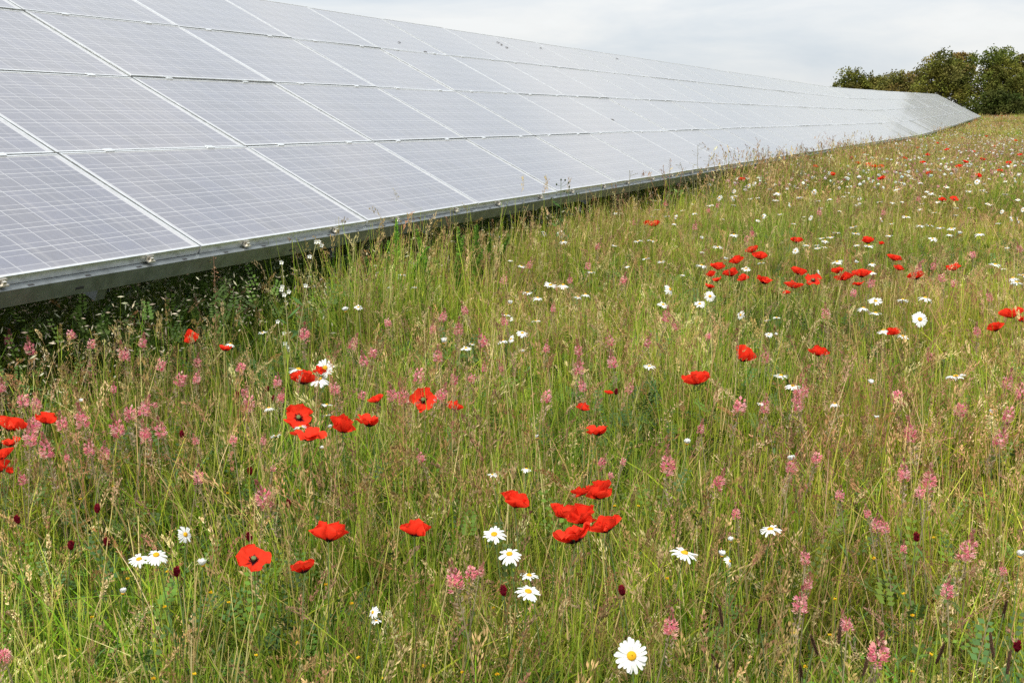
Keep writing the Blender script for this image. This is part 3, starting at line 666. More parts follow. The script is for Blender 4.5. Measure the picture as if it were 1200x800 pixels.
# labels: hand-written for the ones one would point to, otherwise by zone of the photo and order
ZX = [(0, 'far left'), (200, 'left'), (400, 'left of centre'), (600, 'right of centre'), (800, 'right'), (1000, 'far right')]
ZY = [(0, 'farthest strip'), (215, 'far meadow'), (260, 'upper meadow'), (330, 'rear mid meadow'), (400, 'mid meadow'), (500, 'nearer meadow'), (620, 'near grass'), (720, 'nearest grass')]
ORD = ['leftmost', 'second from left', 'third from left', 'fourth from left', 'fifth from left', 'sixth from left', 'seventh from left', 'eighth from left', 'ninth from left', 'tenth from left', 'eleventh from left', 'twelfth from left', 'thirteenth from left', 'fourteenth from left', 'fifteenth from left']
def zone(v, Z):
    r = Z[0][1]
    for a, n in Z:
        if v >= a: r = n
    return r
def labels(items, head, hand={}):
    out = [None] * len(items); byz = {}
    for i, it in enumerate(items):
        byz.setdefault((zone(it[1], ZY), zone(it[0], ZX)), []).append(i)
    cellz = []
    for (zy, zx), ids in byz.items():
        m = -(-len(ids) // 6)
        ids.sort(key=lambda i: items[i][1])
        if m > 1:
            n_ = -(-len(ids) // m)
            for q in range(m): cellz.append((zy + ', ' + zx, ids[q * n_:(q + 1) * n_], ['back row', 'second row', 'third row', 'fourth row', 'fifth row'][q] if q < m - 1 else 'front row'))
        else: cellz.append((zy + ', ' + zx, ids, ''))
    for z, ids, rw in cellz:
        ids.sort(key=lambda i: items[i][0])
        for j, i in enumerate(ids):
            h = head(items[i]) if callable(head) else head
            if len(ids) == 1: out[i] = f'{h}, {z}, ' + (rw or 'alone of its kind there')
            else: out[i] = f'{h}, {z}, {ORD[j] if j < len(ids) - 1 else "rightmost"}' + (', ' + rw if rw else '')
    for i, l in hand.items(): out[i] = l
    return out
PK = {'bowl': 'rounded poppy', 'cup': 'half-closed poppy', 'open': 'wide open poppy', 'flop': 'crumpled drooping poppy', 'wild': 'ruffled poppy', 'face': 'poppy facing the camera', 'side': 'narrow sideways poppy'}
PLAB = labels(POP, lambda it: PK[it[3]], {0: 'rounded red poppy standing alone just left of the near poppy cluster', 1: 'ruffled poppy on the left side of the near poppy cluster',
    2: 'domed poppy in the middle of the near poppy cluster', 3: 'crumpled poppy hanging lowest in the near poppy cluster', 4: 'ruffled poppy on the right side of the near cluster, grass blade across it',
    5: 'large ruffled poppy topmost in the near poppy cluster', 6: 'small poppy beside the topmost bloom of the near cluster', 7: 'small tilted poppy left of centre above two pink sainfoin heads',
    8: 'broad smooth bowl-shaped poppy in the near grass at left', 9: 'wide open poppy nearest the white daisy pair at lower left', 10: 'crumpled small poppy below the broad bowl-shaped poppy',
    11: 'round flat poppy below the group of three large daisies', 13: 'round poppy with a pale grass blade across it', 8+14: 'poppy bloom cut by the left picture edge'})
DK = {'f': 'daisy facing the camera', 'u': 'tilted white daisy', 'e': 'flat edge-on white daisy', 's': 'sideways white daisy', 'b': 'small closed daisy head'}
DLAB = labels(DAI, lambda it: DK[it[3]], {0: 'largest daisy with orange-yellow eye, nearest the bottom of the meadow', 1: 'upper of the four daisies below the near poppy cluster', 2: 'second highest of the four daisies below the near poppy cluster',
    3: 'small upturned third one of four daisies below the near poppies', 4: 'lowest of the four daisies below the near poppy cluster'})
SLAB = labels(SAI, 'pink sainfoin spike')
CLAB = labels(CLO, 'dark crimson clover head'); YLAB = labels(YEL, 'tiny yellow trefoil flower'); ALAB = labels(PLA, 'dark brown plantain spike')

def root(name, p, foot, rz, label, cat, group):
    """Empty at the foot of the stem; returns it and the head's place in its own frame"""
    c, s = math.cos(rz), math.sin(rz); fx, fy = foot[0] * c - foot[1] * s, foot[0] * s + foot[1] * c
    r = link(name, None); r.location = (p[0] + fx, p[1] + fy, p[2]); r.rotation_euler = (0, 0, rz)
    tag(r, label, cat, group); return r
def head_rot(rz, tilt_to_cam, spin, side=0.):
    m = Matrix.Rotation(-rz, 4, 'Z') @ Matrix.Rotation(side, 4, 'Y') @ Matrix.Rotation(tilt_to_cam, 4, 'X') @ Matrix.Rotation(spin, 4, 'Z')
    return m
for i, (px, py, w, kd) in enumerate(POP):
    h = PH_ + rnd.uniform(-.03, .04); p = at(px, py + w * .12, h); D = np.linalg.norm(p - [0, 0, CAMZ])
    dia = w / F * D; sc = dia / {'face': .062, 'open': .062, 'wild': .056, 'flop': .058, 'bowl': .052, 'cup': .046, 'side': .052}[kd]
    sc = min(sc, 1.5); stem, foot = ST_P[i % 4]; rz = rnd.uniform(0, 6.28); hs = h / PH_
    r = root('poppy', (p[0], p[1], p[2] - h), foot * [1, 1, 0], rz, PLAB[i], 'poppy', 'red poppies in the meadow')
    so = link('stem', stem, r); so.location = (-foot[0], -foot[1], 0); so.scale = (1, 1, hs)
    k2 = {'face': 'open', 'side': 'cup'}.get(kd, kd)
    tl = {'face': 1.0, 'open': .45, 'side': .15, 'bowl': -.1, 'cup': .1, 'flop': -.1, 'wild': -.05}[kd] + rnd.uniform(-.15, .15)
    sd = {'side': .25}.get(kd, rnd.uniform(-.35, .35))
    if rnd.random() < .5: sd = -sd
    hm = Matrix.Translation((-foot[0], -foot[1], h)) @ head_rot(rz, tl, rnd.uniform(0, 6.28), sd)
    for q in range(4):
        me = PET[k2][rnd.randrange(5)]
        o = link('petal', me, r)
        s2 = sc * (1.05 if q % 2 else .92) * (1.05 if kd == 'side' else 1)
        o.matrix_local = hm @ Matrix.Rotation(q * math.pi / 2 + rnd.uniform(-.25, .25), 4, 'Z') @ Matrix.Rotation(rnd.uniform(-.12, .12) if kd in ('face', 'open') else rnd.uniform(-.38, .30), 4, 'Y') @ Matrix.Translation((0, 0, .0007 * (q % 2))) @ Matrix.Diagonal((s2, s2, s2 * rnd.uniform(.9, 1.1) * (1.55 if kd == 'side' else 1), 1))
    if w > 5:
        o = link('seed_capsule', ME_CAP, r); o.matrix_local = hm @ Matrix.Scale(sc, 4)
        o = link('stamens', ME_STA, r); o.matrix_local = hm @ Matrix.Scale(sc, 4)

def daisy_petals(seed, closed=False, droop=0.):
    rg = np.random.default_rng(seed); ac = Acc(); n = 21
    for i in range(n):
        an = 2 * np.pi * i / n + rg.normal(0, .05); L_ = .019 * rg.uniform(.85, 1.1); w = .0030 * rg.uniform(.85, 1.15)
        d = np.array([math.cos(an), math.sin(an), 0]); s = np.array([-math.sin(an), math.cos(an), 0]); z = rg.normal(0, .0015)
        t = np.array([0, .35, .7, .93, 1.0]); ww = np.array([.35, .9, 1, .75, .35])
        el = (1.1 if closed else .12) + rg.normal(0, .10) - droop
        zz = t * L_ * math.sin(el) - (0 if closed else .35 * L_ * t ** 2.2 * rg.uniform(.2, 1.1)) + .0008
        rr = .0055 * (.6 if closed else 1) + t * L_ * math.cos(el)
        c = d * rr[:, None] + np.array([0, 0, 1]) * (zz + z * t)[:, None]
        v = np.stack([c - s * (ww * w)[:, None], c + np.array([0, 0, -.0006]), c + s * (ww * w)[:, None]], 1).reshape(-1, 3)
        f = []
        for j in range(4):
            for q in (0, 1): f.append([j * 3 + q, j * 3 + q + 1, (j + 1) * 3 + q + 1, (j + 1) * 3 + q])
        ac.add(v, f, np.array([.80, .80, .76]) * rg.uniform(.94, 1.04))
    return ac.mesh('daisy_petals', M_WHITE)
def disc(seed):
    rg = np.random.default_rng(seed); a = Acc()
    a.tube([(0, 0, -.002), (0, 0, .0005), (0, 0, .0025), (0, 0, .0042), (0, 0, .0048)], [.0048, .0068, .0066, .0042, .0008], (.72, .40, .02), 14)
    n = 90; an = rg.uniform(0, 6.28, n); r = .0064 * rg.uniform(0, 1, n) ** .5; z = .0046 * (1 - (r / .0078) ** 2) + .0002
    b = np.stack([np.cos(an) * r, np.sin(an) * r, z], 1); diamonds(a, rg, b, b * [1, 1, 0] + [0, 0, .003], .0016, .0012, cols(rg, np.array([[.80, .48, .02], [.66, .33, .02], [.85, .55, .05]]), n, .08))
    a.tube([(0, 0, -.0055), (0, 0, -.003), (0, 0, -.0012)], [.001, .0048, .0060], (.13, .19, .06), 10)
    return a.mesh('daisy_disc', M_STEM, True)
DP = [daisy_petals(400 + i, False, dr) for i, dr in enumerate((0, .1, .25, .5, -.1))]; DPC = [daisy_petals(410 + i, True) for i in range(2)]; DD = [disc(420), disc(421)]
def make_daisy(p, h, dia, kd, label, group, rz=None, name='daisy', stem_parts=True, tlt=None):
    sc = dia / (.049 if kd != 'b' else .026); sc = min(sc, 1.6)
    stem, foot = ST_D[rnd.randrange(4)]; rz = rnd.uniform(0, 6.28)
    r = root(name, (p[0], p[1], p[2] - h), foot * [1, 1, 0], rz, label, 'daisy', group)
    so = link('stem', stem, r); so.location = (-foot[0], -foot[1], 0); so.scale = (1, 1, h / DH)
    tl = {'f': 1.1, 'u': .28, 'e': -.06, 's': 1.0, 'b': .2}[kd] + rnd.uniform(-.12, .12)
    sd = rnd.choice([-1, 1]) * (rnd.uniform(.9, 1.2) if kd == 's' else rnd.uniform(0, .2)); tl = .5 if kd == 's' else tl
    hm = Matrix.Translation((-foot[0], -foot[1], h)) @ head_rot(rz, tl, rnd.uniform(0, 6.28), sd) @ Matrix.Scale(sc, 4)
    o = link('petals', rnd.choice(DPC if kd == 'b' else DP), r); o.matrix_local = hm
    o = link('flower_centre', rnd.choice(DD), r); o.matrix_local = hm
    return r
for i, (px, py, w, kd) in enumerate(DAI):
    h = DH + rnd.uniform(-.03, .05); p = at(px, py, h); D = np.linalg.norm(p - [0, 0, CAMZ])
    make_daisy(p, h, w / F * D, kd, DLAB[i], 'oxeye daisies in the meadow')

# sainfoin
def sain_spike(seed):
    rg = np.random.default_rng(seed); a = Acc(); n = 34
    for i in range(n):
        s = (i + .5) / n; an = i * 2.4 + rg.normal(0, .2); rad = .004 + .0085 * math.sin(math.pi * (.25 + .65 * (1 - s))); z = -.013 + .030 * s + rg.normal(0, .002)
        o = np.array([math.cos(an), math.sin(an), 0]); up = np.array([0, 0, 1.]); sd = np.cross(o, up)
        c = o * rad * .5 + up * z; d = o * .9 + up * rg.uniform(.2, .7); d /= np.linalg.norm(d); L_ = .0115 * (1 - .3 * s) * rg.uniform(.8, 1.2); w = L_ * .38
        pk = cols(rg, np.array([[.80, .27, .31], [.84, .42, .42], [.72, .19, .26], [.84, .36, .33], [.80, .50, .40]]), 1, .1)[0]
        e = c + d * L_; nrm = np.cross(sd, d)
        a.add([c, c + d * L_ * .6 + sd * w + nrm * .001, e + nrm * .003, c + d * L_ * .6 - sd * w + nrm * .001], [[0, 1, 2, 3]], pk)
        a.add([c, c + d * L_ * .6 + sd * w * .5 - nrm * .003, e - nrm * .002, c + d * L_ * .6 - sd * w * .5 - nrm * .003], [[0, 1, 2, 3]], pk * [1.05, 1.2, 1.15])
    return a.mesh('sainfoin_florets', M_PETAL)
def sain_tip(seed):
    rg = np.random.default_rng(seed); a = Acc(); n = 36; s = rg.uniform(0, 1, n); an = rg.uniform(0, 6.28, n); rad = .0055 * (1 - s * .75)
    c = np.stack([np.cos(an) * rad, np.sin(an) * rad, .016 + .026 * s], 1); d = np.stack([np.cos(an) * .5, np.sin(an) * .5, np.ones(n)], 1)
    diamonds(a, rg, c, d, .0075, .0032, cols(rg, np.array([[.36, .12, .10], [.42, .20, .15], [.30, .13, .09], [.5, .2, .2]]), n))
    return a.mesh('sainfoin_buds', M_PETAL)
def sain_low(seed):
    rg = np.random.default_rng(seed); a = Acc(); n = 44; s = rg.uniform(0, 1, n); an = rg.uniform(0, 6.28, n); rad = .004 + .003 * (1 - s)
    c = np.stack([np.cos(an) * rad, np.sin(an) * rad, -.018 - .055 * s], 1); d = np.stack([np.cos(an) * .8, np.sin(an) * .8, np.full(n, .8)], 1)
    diamonds(a, rg, c, d, .008, .0036, cols(rg, np.array([[.42, .34, .20], [.50, .38, .26], [.36, .26, .16]]), n))
    return a.mesh('sainfoin_calyces', M_PETAL)
SS = [sain_spike(430 + i) for i in range(4)]; STt = [sain_tip(440 + i) for i in range(3)]; SL = [sain_low(450 + i) for i in range(3)]
for i, (px, py, w) in enumerate(SAI):
    h = SH + rnd.uniform(-.04, .05); p = at(px, py, h); D = np.linalg.norm(p - [0, 0, CAMZ]); sc = min(max(w / F * D / .030, .6), 1.6)
    stem, foot = ST_S[i % 4]; rz = rnd.uniform(0, 6.28)
    r = root('sainfoin', (p[0], p[1], p[2] - h), foot * [1, 1, 0], rz, SLAB[i], 'pink wildflower', 'pink sainfoin spikes in the meadow')
    so = link('stem', stem, r); so.location = (-foot[0], -foot[1], 0); so.scale = (1, 1, h / SH)
    hm = Matrix.Translation((-foot[0], -foot[1], h)) @ head_rot(rz, rnd.uniform(-.3, .3), rnd.uniform(0, 6.28), rnd.uniform(-.4, .4)) @ Matrix.Scale(sc, 4)
    for nm, L2 in (('florets', SS), ('bud_tip', STt), ('calyces', SL)):
        if nm == 'bud_tip' and rnd.random() < .25: continue
        o = link(nm, rnd.choice(L2), r); o.matrix_local = hm
# clover, plantain, trefoil
def clover_head(seed):
    rg = np.random.default_rng(seed); a = Acc(); n = 120; s = rg.uniform(0, 1, n); an = rg.uniform(0, 6.28, n); rad = .0085 * np.sin(np.pi * (.15 + .78 * s)) ** .7
    c = np.stack([np.cos(an) * rad, np.sin(an) * rad, -.012 + .028 * s], 1); d = np.stack([np.cos(an) * .6, np.sin(an) * .6, np.ones(n) * .9], 1)
    diamonds(a, rg, c, d, .009, .0036, cols(rg, np.array([[.26, .010, .025], [.18, .008, .02], [.32, .02, .04]]), n))
    a.tube([(0, 0, -.013), (0, 0, -.005), (0, 0, .008), (0, 0, .014)], [.003, .0075, .0065, .001], (.14, .01, .02), 8)
    return a.mesh('clover_florets', M_PETAL)
CL = [clover_head(460 + i) for i in range(3)]
def simple(name, lst, labs, cat, grp, hh, stems, base, heads, hname, scf, tilt=.2):
    for i, it in enumerate(lst):
        h = hh + rnd.uniform(-.03, .04); p = at(it[0], it[1], h); D = np.linalg.norm(p - [0, 0, CAMZ])
        stem, foot = stems[i % len(stems)]; rz = rnd.uniform(0, 6.28)
        r = root(name, (p[0], p[1], p[2] - h), foot * [1, 1, 0], rz, labs[i], cat, grp)
        so = link('stem', stem, r); so.location = (-foot[0], -foot[1], 0); so.scale = (1, 1, h / base)
        hm = Matrix.Translation((-foot[0], -foot[1], h)) @ head_rot(rz, rnd.uniform(-tilt, tilt), rnd.uniform(0, 6.28), rnd.uniform(-tilt, tilt)) @ Matrix.Scale(scf(it, D), 4)
        o = link(hname, rnd.choice(heads), r); o.matrix_local = hm
simple('crimson_clover', CLO, CLAB, 'clover', 'crimson clover heads', .46, ST_C, CH, CL, 'flower_head', lambda it, D: .8)
def plantain_head(seed):
    rg = np.random.default_rng(seed); a = Acc(); n = 260; s = rg.uniform(0, 1, n); an = rg.uniform(0, 6.28, n); rad = .0042 * np.sin(np.pi * (.12 + .8 * s)) ** .5
    c = np.stack([np.cos(an) * rad + .008 * (s - .5) ** 2, np.sin(an) * rad, -.032 + .066 * s], 1); d = np.stack([np.cos(an), np.sin(an), np.ones(n) * 1.2], 1)
    diamonds(a, rg, c, d, .005, .0028, cols(rg, np.array([[.16, .09, .055], [.22, .13, .08], [.28, .18, .11]]), n))
    a.tube([(0, 0, -.034), (0, 0, -.02), (0, 0, .02), (0, 0, .034)], [.002, .0042, .0036, .001], (.07, .04, .025), 8)
    return a.mesh('plantain_head', M_PETAL)
simple('plantain', PLA, ALAB, 'plantain', 'dark plantain spikes', .46, ST_C, CH, [plantain_head(470), plantain_head(471)], 'seed_spike', lambda it, D: .72, .45)
def yellow_head(seed):
    rg = np.random.default_rng(seed); a = Acc(); n = 14; an = rg.uniform(0, 6.28, n); d = np.stack([np.cos(an), np.sin(an), rg.uniform(0, 1, n)], 1)
    d /= np.linalg.norm(d, axis=1)[:, None]; diamonds(a, rg, d * .004, d, .008, .006, cols(rg, np.array([[.85, .50, .02], [.80, .55, .03]]), n, .08))
    return a.mesh('trefoil_petals', M_PETAL)
simple('yellow_trefoil', YEL, YLAB, 'yellow wildflower', 'yellow trefoil flowers', .40, ST_Y, YH, [yellow_head(480), yellow_head(481)], 'petals', lambda it, D: .75)

# daisies and sainfoin farther off than one can single out: one sheet of tiny flowers
def far_flowers():
    rg = np.random.default_rng(77)
    def block(name, n, y0, y1, pal, size, hh, label, mat, power=1., pnear=None):
        a = Acc(); k = 0; P = []
        while k < n:
            y = y0 + (y1 - y0) * rg.random() ** power; x = rg.uniform(-.1 * y - 3, .50 * y + 4)
            d = arr_d(x, y)
            if d > -.15 or (d < -.15 and rg.random() > .45 + .6 * vnoise(x, y, .35, 3.) ** 2 + .3 * math.exp(d * .8)): continue
            P.append((x, y, float(G(x, y)) + hh + rg.uniform(-.06, .07))); k += 1
        P = np.array(P); c = cols(rg, pal, n, .05); yy = P[:, 1]
        for q in range(3):
            an = rg.uniform(0, 6.28, n); d = np.stack([np.cos(an), np.sin(an), rg.normal(0, .25 if name == 'distant_daisies' else 1.5, n)], 1)
            diamonds(a, rg, P, d, size * rg.uniform(.8, 1.2, n), size * .8, c)
        m2 = n; blades(a, rg, P - [0, 0, hh], np.full(n, hh), np.full(n, .002), np.zeros(n), np.tile([[.12, .18, .06]], (n, 1)), 1)
        tag(link(name, a.mesh(name, mat)), label, name.replace('_', ' '), kind='stuff')
    block('distant_daisies', 3300, 15, 120, np.array([[.78, .78, .72]]), .055, .54, 'countless white daisies speckling the far meadow up to the trees', M_WHITE, 1.1)
    block('distant_pink_flowers', 4200, 15, 120, np.array([[.62, .34, .32], [.58, .36, .28], [.5, .28, .2]]), .045, .54, 'countless dull pink flower spikes in the far meadow', M_PETAL, 1.2)
    block('distant_poppies', 160, 62, 124, np.array([[.70, .05, .02]]), .085, .58, 'faint red poppies tinting the farthest meadow edge', M_PETAL, .8)
far_flowers()
# individual daisies of the middle distance that look alike
fk = 0; frg = np.random.default_rng(9)
while fk < 84:
    y = 11 + 15 * frg.random() ** 1.3; x = frg.uniform(.06 * y, .44 * y); d = arr_d(x, y)
    if d > -.4: continue
    h = DH + frg.uniform(-.03, .06); p = np.array([x, y, float(G(x, y)) + h])
    make_daisy(p, h, frg.uniform(.045, .06), frg.choice(['e', 'e', 'u', 's']), 'tiny white daisy among many like it across the middle distance beside the array', 'tiny daisies of the middle distance'); fk += 1

# ------------------------------------------------------------------ taller weeds by the array
def weed(name, px, py_top, hgt_, label, cat, kind, dist_h=None, yoff=0):
    """kind: feathery green weed, thistle-like buds, white campion, dock"""
    p = at(px, py_top, hgt_) if yoff == 0 else None
    rg = np.random.default_rng(int(px) * 3 + 1)
    base = np.array([p[0] - (.16 if kind == 'campion' else 0), p[1], p[2] - hgt_])
    r = link(name, None); r.location = tuple(base); tag(r, label, cat)
    st = Acc(); lf = Acc(); fl = Acc(); nb = {'feather': 7, 'thistle': 3, 'campion': 3, 'dock': 4, 'airy': 5}[kind]
    for b in range(nb):
        sp = {'feather': .16, 'thistle': .03, 'campion': .07, 'dock': .16, 'airy': .22}[kind]
        h = hgt_ * (1 if b == 0 else rg.uniform(.6, .95)); ex = rg.normal(0, sp, 2) if b else (np.array([.16, 0]) if kind == 'campion' else np.zeros(2)); b0 = rg.normal(0, .02 if kind != 'feather' else .06, 2)
        t = np.linspace(0, 1, 8); P = np.stack([b0[0] + ex[0] * t ** 1.5, b0[1] + ex[1] * t ** 1.5, h * t], 1)
        c = {'feather': (.12, .2, .05), 'thistle': (.12, .18, .06), 'campion': (.36, .34, .15), 'dock': (.22, .13, .08), 'airy': (.24, .22, .12)}[kind]
        st.tube(P, np.linspace(.0034, .0018, 8), c, 5)
        ax = np.array([0, 0, 1.])
        if kind == 'feather':
            n = 760; s = rg.uniform(.0, 1, n); an = rg.uniform(0, 6.28, n); q = np.stack([np.interp(s, t, P[:, i]) for i in range(3)], 1)
            d = np.stack([np.cos(an), np.sin(an), rg.uniform(.5, 1.3, n)], 1); d /= np.linalg.norm(d, axis=1)[:, None]; L_ = .085 * (1.15 - s)
            diamonds(lf, rg, q + d * (L_ * .5)[:, None], d, L_, .008, cols(rg, np.array([[.14, .30, .03], [.18, .34, .04], [.11, .24, .03]]), n))
        if kind in ('thistle', 'campion', 'dock'):
            n = 16 if kind == 'thistle' else 10; s = rg.uniform(.1, .8, n); an = rg.uniform(0, 6.28, n); q = np.stack([np.interp(s, t, P[:, i]) for i in range(3)], 1)
            d = np.stack([np.cos(an), np.sin(an), rg.uniform(.3, .9, n)], 1); d /= np.linalg.norm(d, axis=1)[:, None]; L_ = rg.uniform(.05, .1, n)
            diamonds(lf, rg, q + d * (L_ * .5)[:, None], d, L_, .016, cols(rg, np.array([[.10, .19, .05], [.12, .22, .06]]), n))
        if kind in ('thistle', 'airy', 'campion'):
            m = {'thistle': 8, 'airy': 20, 'campion': 5}[kind]; s = rg.uniform(.72, 1, m) if kind != 'airy' else rg.uniform(.45, 1, m)
            q = np.stack([np.interp(s, t, P[:, i]) for i in range(3)], 1); an = rg.uniform(0, 6.28, m)
            rr = {'thistle': .075, 'airy': .09, 'campion': .04}[kind]
            e = q + np.stack([np.cos(an) * rr, np.sin(an) * rr, rg.uniform(.01, .05, m)], 1) * rg.uniform(.4, 1, (m, 1))
            e[0] = P[-1]
            for j in range(m):
                st.tube([q[j], .5 * (q[j] + e[j]) - [0, 0, .003], e[j]], [.0009] * 3, c, 4)
                if kind == 'thistle': fl.tube([e[j] - [0, 0, .008], e[j] - [0, 0, .003], e[j] + [0, 0, .004], e[j] + [0, 0, .010]], [.0015, .006, .0055, .0015], (.06, .08, .04), 7)
                elif kind == 'airy': fl.tube([e[j] - [0, 0, .004], e[j], e[j] + [0, 0, .005]], [.0012, .0034, .001], (.20, .18, .09), 6)
                else:
                    for z in range(5):
                        aa = z * 1.2566 + rg.uniform(0, .3); d = np.array([math.cos(aa), -.6, math.sin(aa)]); d /= np.linalg.norm(d); s_ = np.cross(d, [0, 1., 0])
                        s_ /= np.linalg.norm(s_); L_ = .013
                        fl.add([e[j], e[j] + d * L_ * .6 + s_ * .004, e[j] + d * L_, e[j] + d * L_ * .6 - s_ * .004], [[0, 1, 2, 3]], (.8, .8, .74))
                    fl.tube([e[j] - [0, 0, .012], e[j] - [0, 0, .006], e[j]], [.0012, .004, .003], (.4, .42, .22), 6)
        if kind == 'dock':
            n = 90; s = rg.uniform(.45, 1, n); q = np.stack([np.interp(s, t, P[:, i]) for i in range(3)], 1) + rg.normal(0, .008, (n, 3))
            diamonds(fl, rg, q, rg.normal(0, 1, (n, 3)) + [0, 0, 1], .012, .006, cols(rg, PINKT, n))
    link('stem', st.mesh('weed_stem', M_STEM, True), r)
    if lf.n: link('leaves', lf.mesh('weed_leaves', M_LEAF), r)
    if fl.n: link('seed_heads' if kind in ('dock', 'airy') else ('buds' if kind == 'thistle' else 'blossoms'), fl.mesh('weed_flowers', M_STEM), r)
weed('feathery_weed', 476, 258, .88, 'tall feathery green weed rising in front of the lower rail', 'weed', 'feather')
weed('feathery_weed', 523, 268, .80, 'shorter feathery green weed just right of the tall one', 'weed', 'feather')
weed('feathery_weed', 452, 285, .72, 'lowest feathery green weed left of the tall one', 'weed', 'feather')
weed('feathery_weed', 566, 262, .74, 'feathery green weed farthest along, below the panel edge', 'weed', 'feather')
weed('thistle', 656, 211, .98, 'dark-budded thistle standing before the panel edge, right of centre', 'thistle', 'thistle')
weed('white_campion', 381, 283, .95, 'leaning leggy white campion in front of the front rail', 'wildflower', 'campion')
weed('dock', 250, 300, .78, 'thin reddish dock stalks before the dark gap under the array', 'weed', 'dock')
weed('airy_weed', 818, 170, 1.12, 'tallest airy weed in front of the glass, right of centre', 'weed', 'airy')
weed('airy_weed', 838, 186, .98, 'airy weed close beside the tallest one by the panel edge', 'weed', 'airy')
weed('dock', 786, 186, 1.02, 'brownish dock stalks left of the tallest airy weed', 'weed', 'dock')
weed('dock', 898, 172, 1.02, 'reddish dock stalks silhouetted on the glass farther right', 'weed', 'dock')
weed('airy_weed', 940, 170, .98, 'fine airy weed at the panel edge beyond the reddish dock', 'weed', 'airy')
weed('airy_weed', 738, 200, .92, 'thin airy weed standing between thistle and brownish dock', 'weed', 'airy')

# ------------------------------------------------------------------ trees
def tree(name, px, ytop, hw_px, Y, label, seed, dens=9000, pal=None, bush=False, low=.30, cat='tree', lobes=16):
    rg = np.random.default_rng(seed); x = (px - 600) / F * Y * math.cos(PITCH) ; x = (px - 600) / F * (Y / math.cos(PITCH) * .985)
    s = Y / F; gz = float(G(x, Y)); top = CAMZ + (138 - ytop) * s; hh = top - gz; hw = hw_px * s
    r = link(name, None); r.location = (x, Y, gz); tag(r, label, cat, 'trees beyond the end of the meadow')
    pal = pal if pal is not None else np.array([[.14, .14, .024], [.165, .16, .03], [.10, .10, .02], [.19, .175, .042]])
    tr = Acc(); P = [(0, 0, -.2), (.05 * hh * rg.normal(), 0, hh * .25), (.08 * hh * rg.normal(0, .6), .1, hh * .5), (0, 0, hh * .78)]
    tr.tube(P, [.035 * hh, .028 * hh, .018 * hh, .006 * hh], (.1, .08, .06), 8)
    lob = []
    for i in range(lobes):
        an = i * 2.4 + rg.normal(0, .3); t = (i + .5) / lobes; zc = hh * (low + (.90 - low) * t)
        prof = math.sin(math.pi * min(1, max(.0, .25 + .70 * t))) ** .6
        rr = hw * prof * rg.uniform(.35, .72); rad = hw * rg.uniform(.26, .42) * (1.1 - .35 * t)
        c = np.array([math.cos(an) * rr, math.sin(an) * rr * .8, min(zc, hh - rad * .8)]); lob.append((c, rad))
        b = np.array([0, 0, hh * (.15 + .4 * t)]); tr.tube([b, (b + c) / 2 + [0, 0, .05 * hh], c], [.012 * hh, .008 * hh, .003 * hh], (.1, .08, .06), 5)
    cr = Acc(); per = dens // lobes
    for c, rad in lob:
        n = per; d = rg.normal(0, 1, (n, 3)); d /= np.linalg.norm(d, axis=1)[:, None]
        # leaves sit on twig clusters
        kc = 26; cd = rg.normal(0, 1, (kc, 3)); cd /= np.linalg.norm(cd, axis=1)[:, None]; cc = c + cd * rad * rg.uniform(.55, 1.12, (kc, 1)) * [1.1, 1.1, .85]
        q = cc[rg.integers(0, kc, n)] + rg.normal(0, rad * .20, (n, 3))
        q[:, 2] = np.maximum(q[:, 2], .15)
        tint = cols(rg, pal, 1, .12)[0]
        diamonds(cr, rg, q, rg.normal(0, 1, (n, 3)), .22 * rg.uniform(.7, 1.3, n), .15, np.clip(tint * (1 + rg.normal(0, .16, (n, 1))), .01, .4))
    link('trunk', tr.mesh('trunk', M_BARK, True), r); link('crown', cr.mesh('crown', M_TREE), r)
BR = np.array([[.19, .16, .042], [.155, .135, .034], [.21, .17, .05]])
tree('broadleaf_tree', 992, 84, 34, 128, 'low dark rounded tree nearest the array skyline, leftmost of the trees', 501, 7000)
tree('broadleaf_tree', 1040, 86, 31, 127, 'low brownish tree between the leftmost tree and the big ones', 502, 7000, BR)
tree('broadleaf_tree', 1092, 64, 38, 122, 'spreading tree with sky gaps low in its crown', 503, 9500)
tree('broadleaf_tree', 1112, 61, 27, 126, 'brown-tinted tree crown rising behind the gappy spreading tree', 508, 6000, BR, low=.45)
tree('broadleaf_tree', 1153, 60, 47, 121, 'large dense dark green tree, biggest of the group', 504, 15000, np.array([[.11, .12, .021], [.135, .145, .027]]), low=.12, lobes=22)
tree('broadleaf_tree', 1212, 60, 32, 122, 'tree cut off by the right picture edge', 505, 9000, low=.15)
tree('hedge_shrub', 1160, 108, 34, 116, 'dark low shrub under the biggest tree', 506, 7000, np.array([[.055, .07, .014], [.07, .085, .017]]), low=.1, cat='shrub')
tree('hedge_shrub', 1205, 112, 30, 117, 'dark low shrub under the tree at the right edge', 507, 6000, np.array([[.055, .07, .014], [.075, .09, .018]]), low=.1, cat='shrub')

tree('broadleaf_tree', 1018, 89, 22, 130, 'lowest olive tree squeezed between the first two low trees', 513, 5000)
tree('broadleaf_tree', 1064, 84, 24, 129, 'low olive tree filling the gap left of the spreading tree', 511, 5000, BR)
tree('broadleaf_tree', 1183, 63, 30, 124, 'olive tree between the biggest tree and the cut-off one', 512, 8000, low=.2)
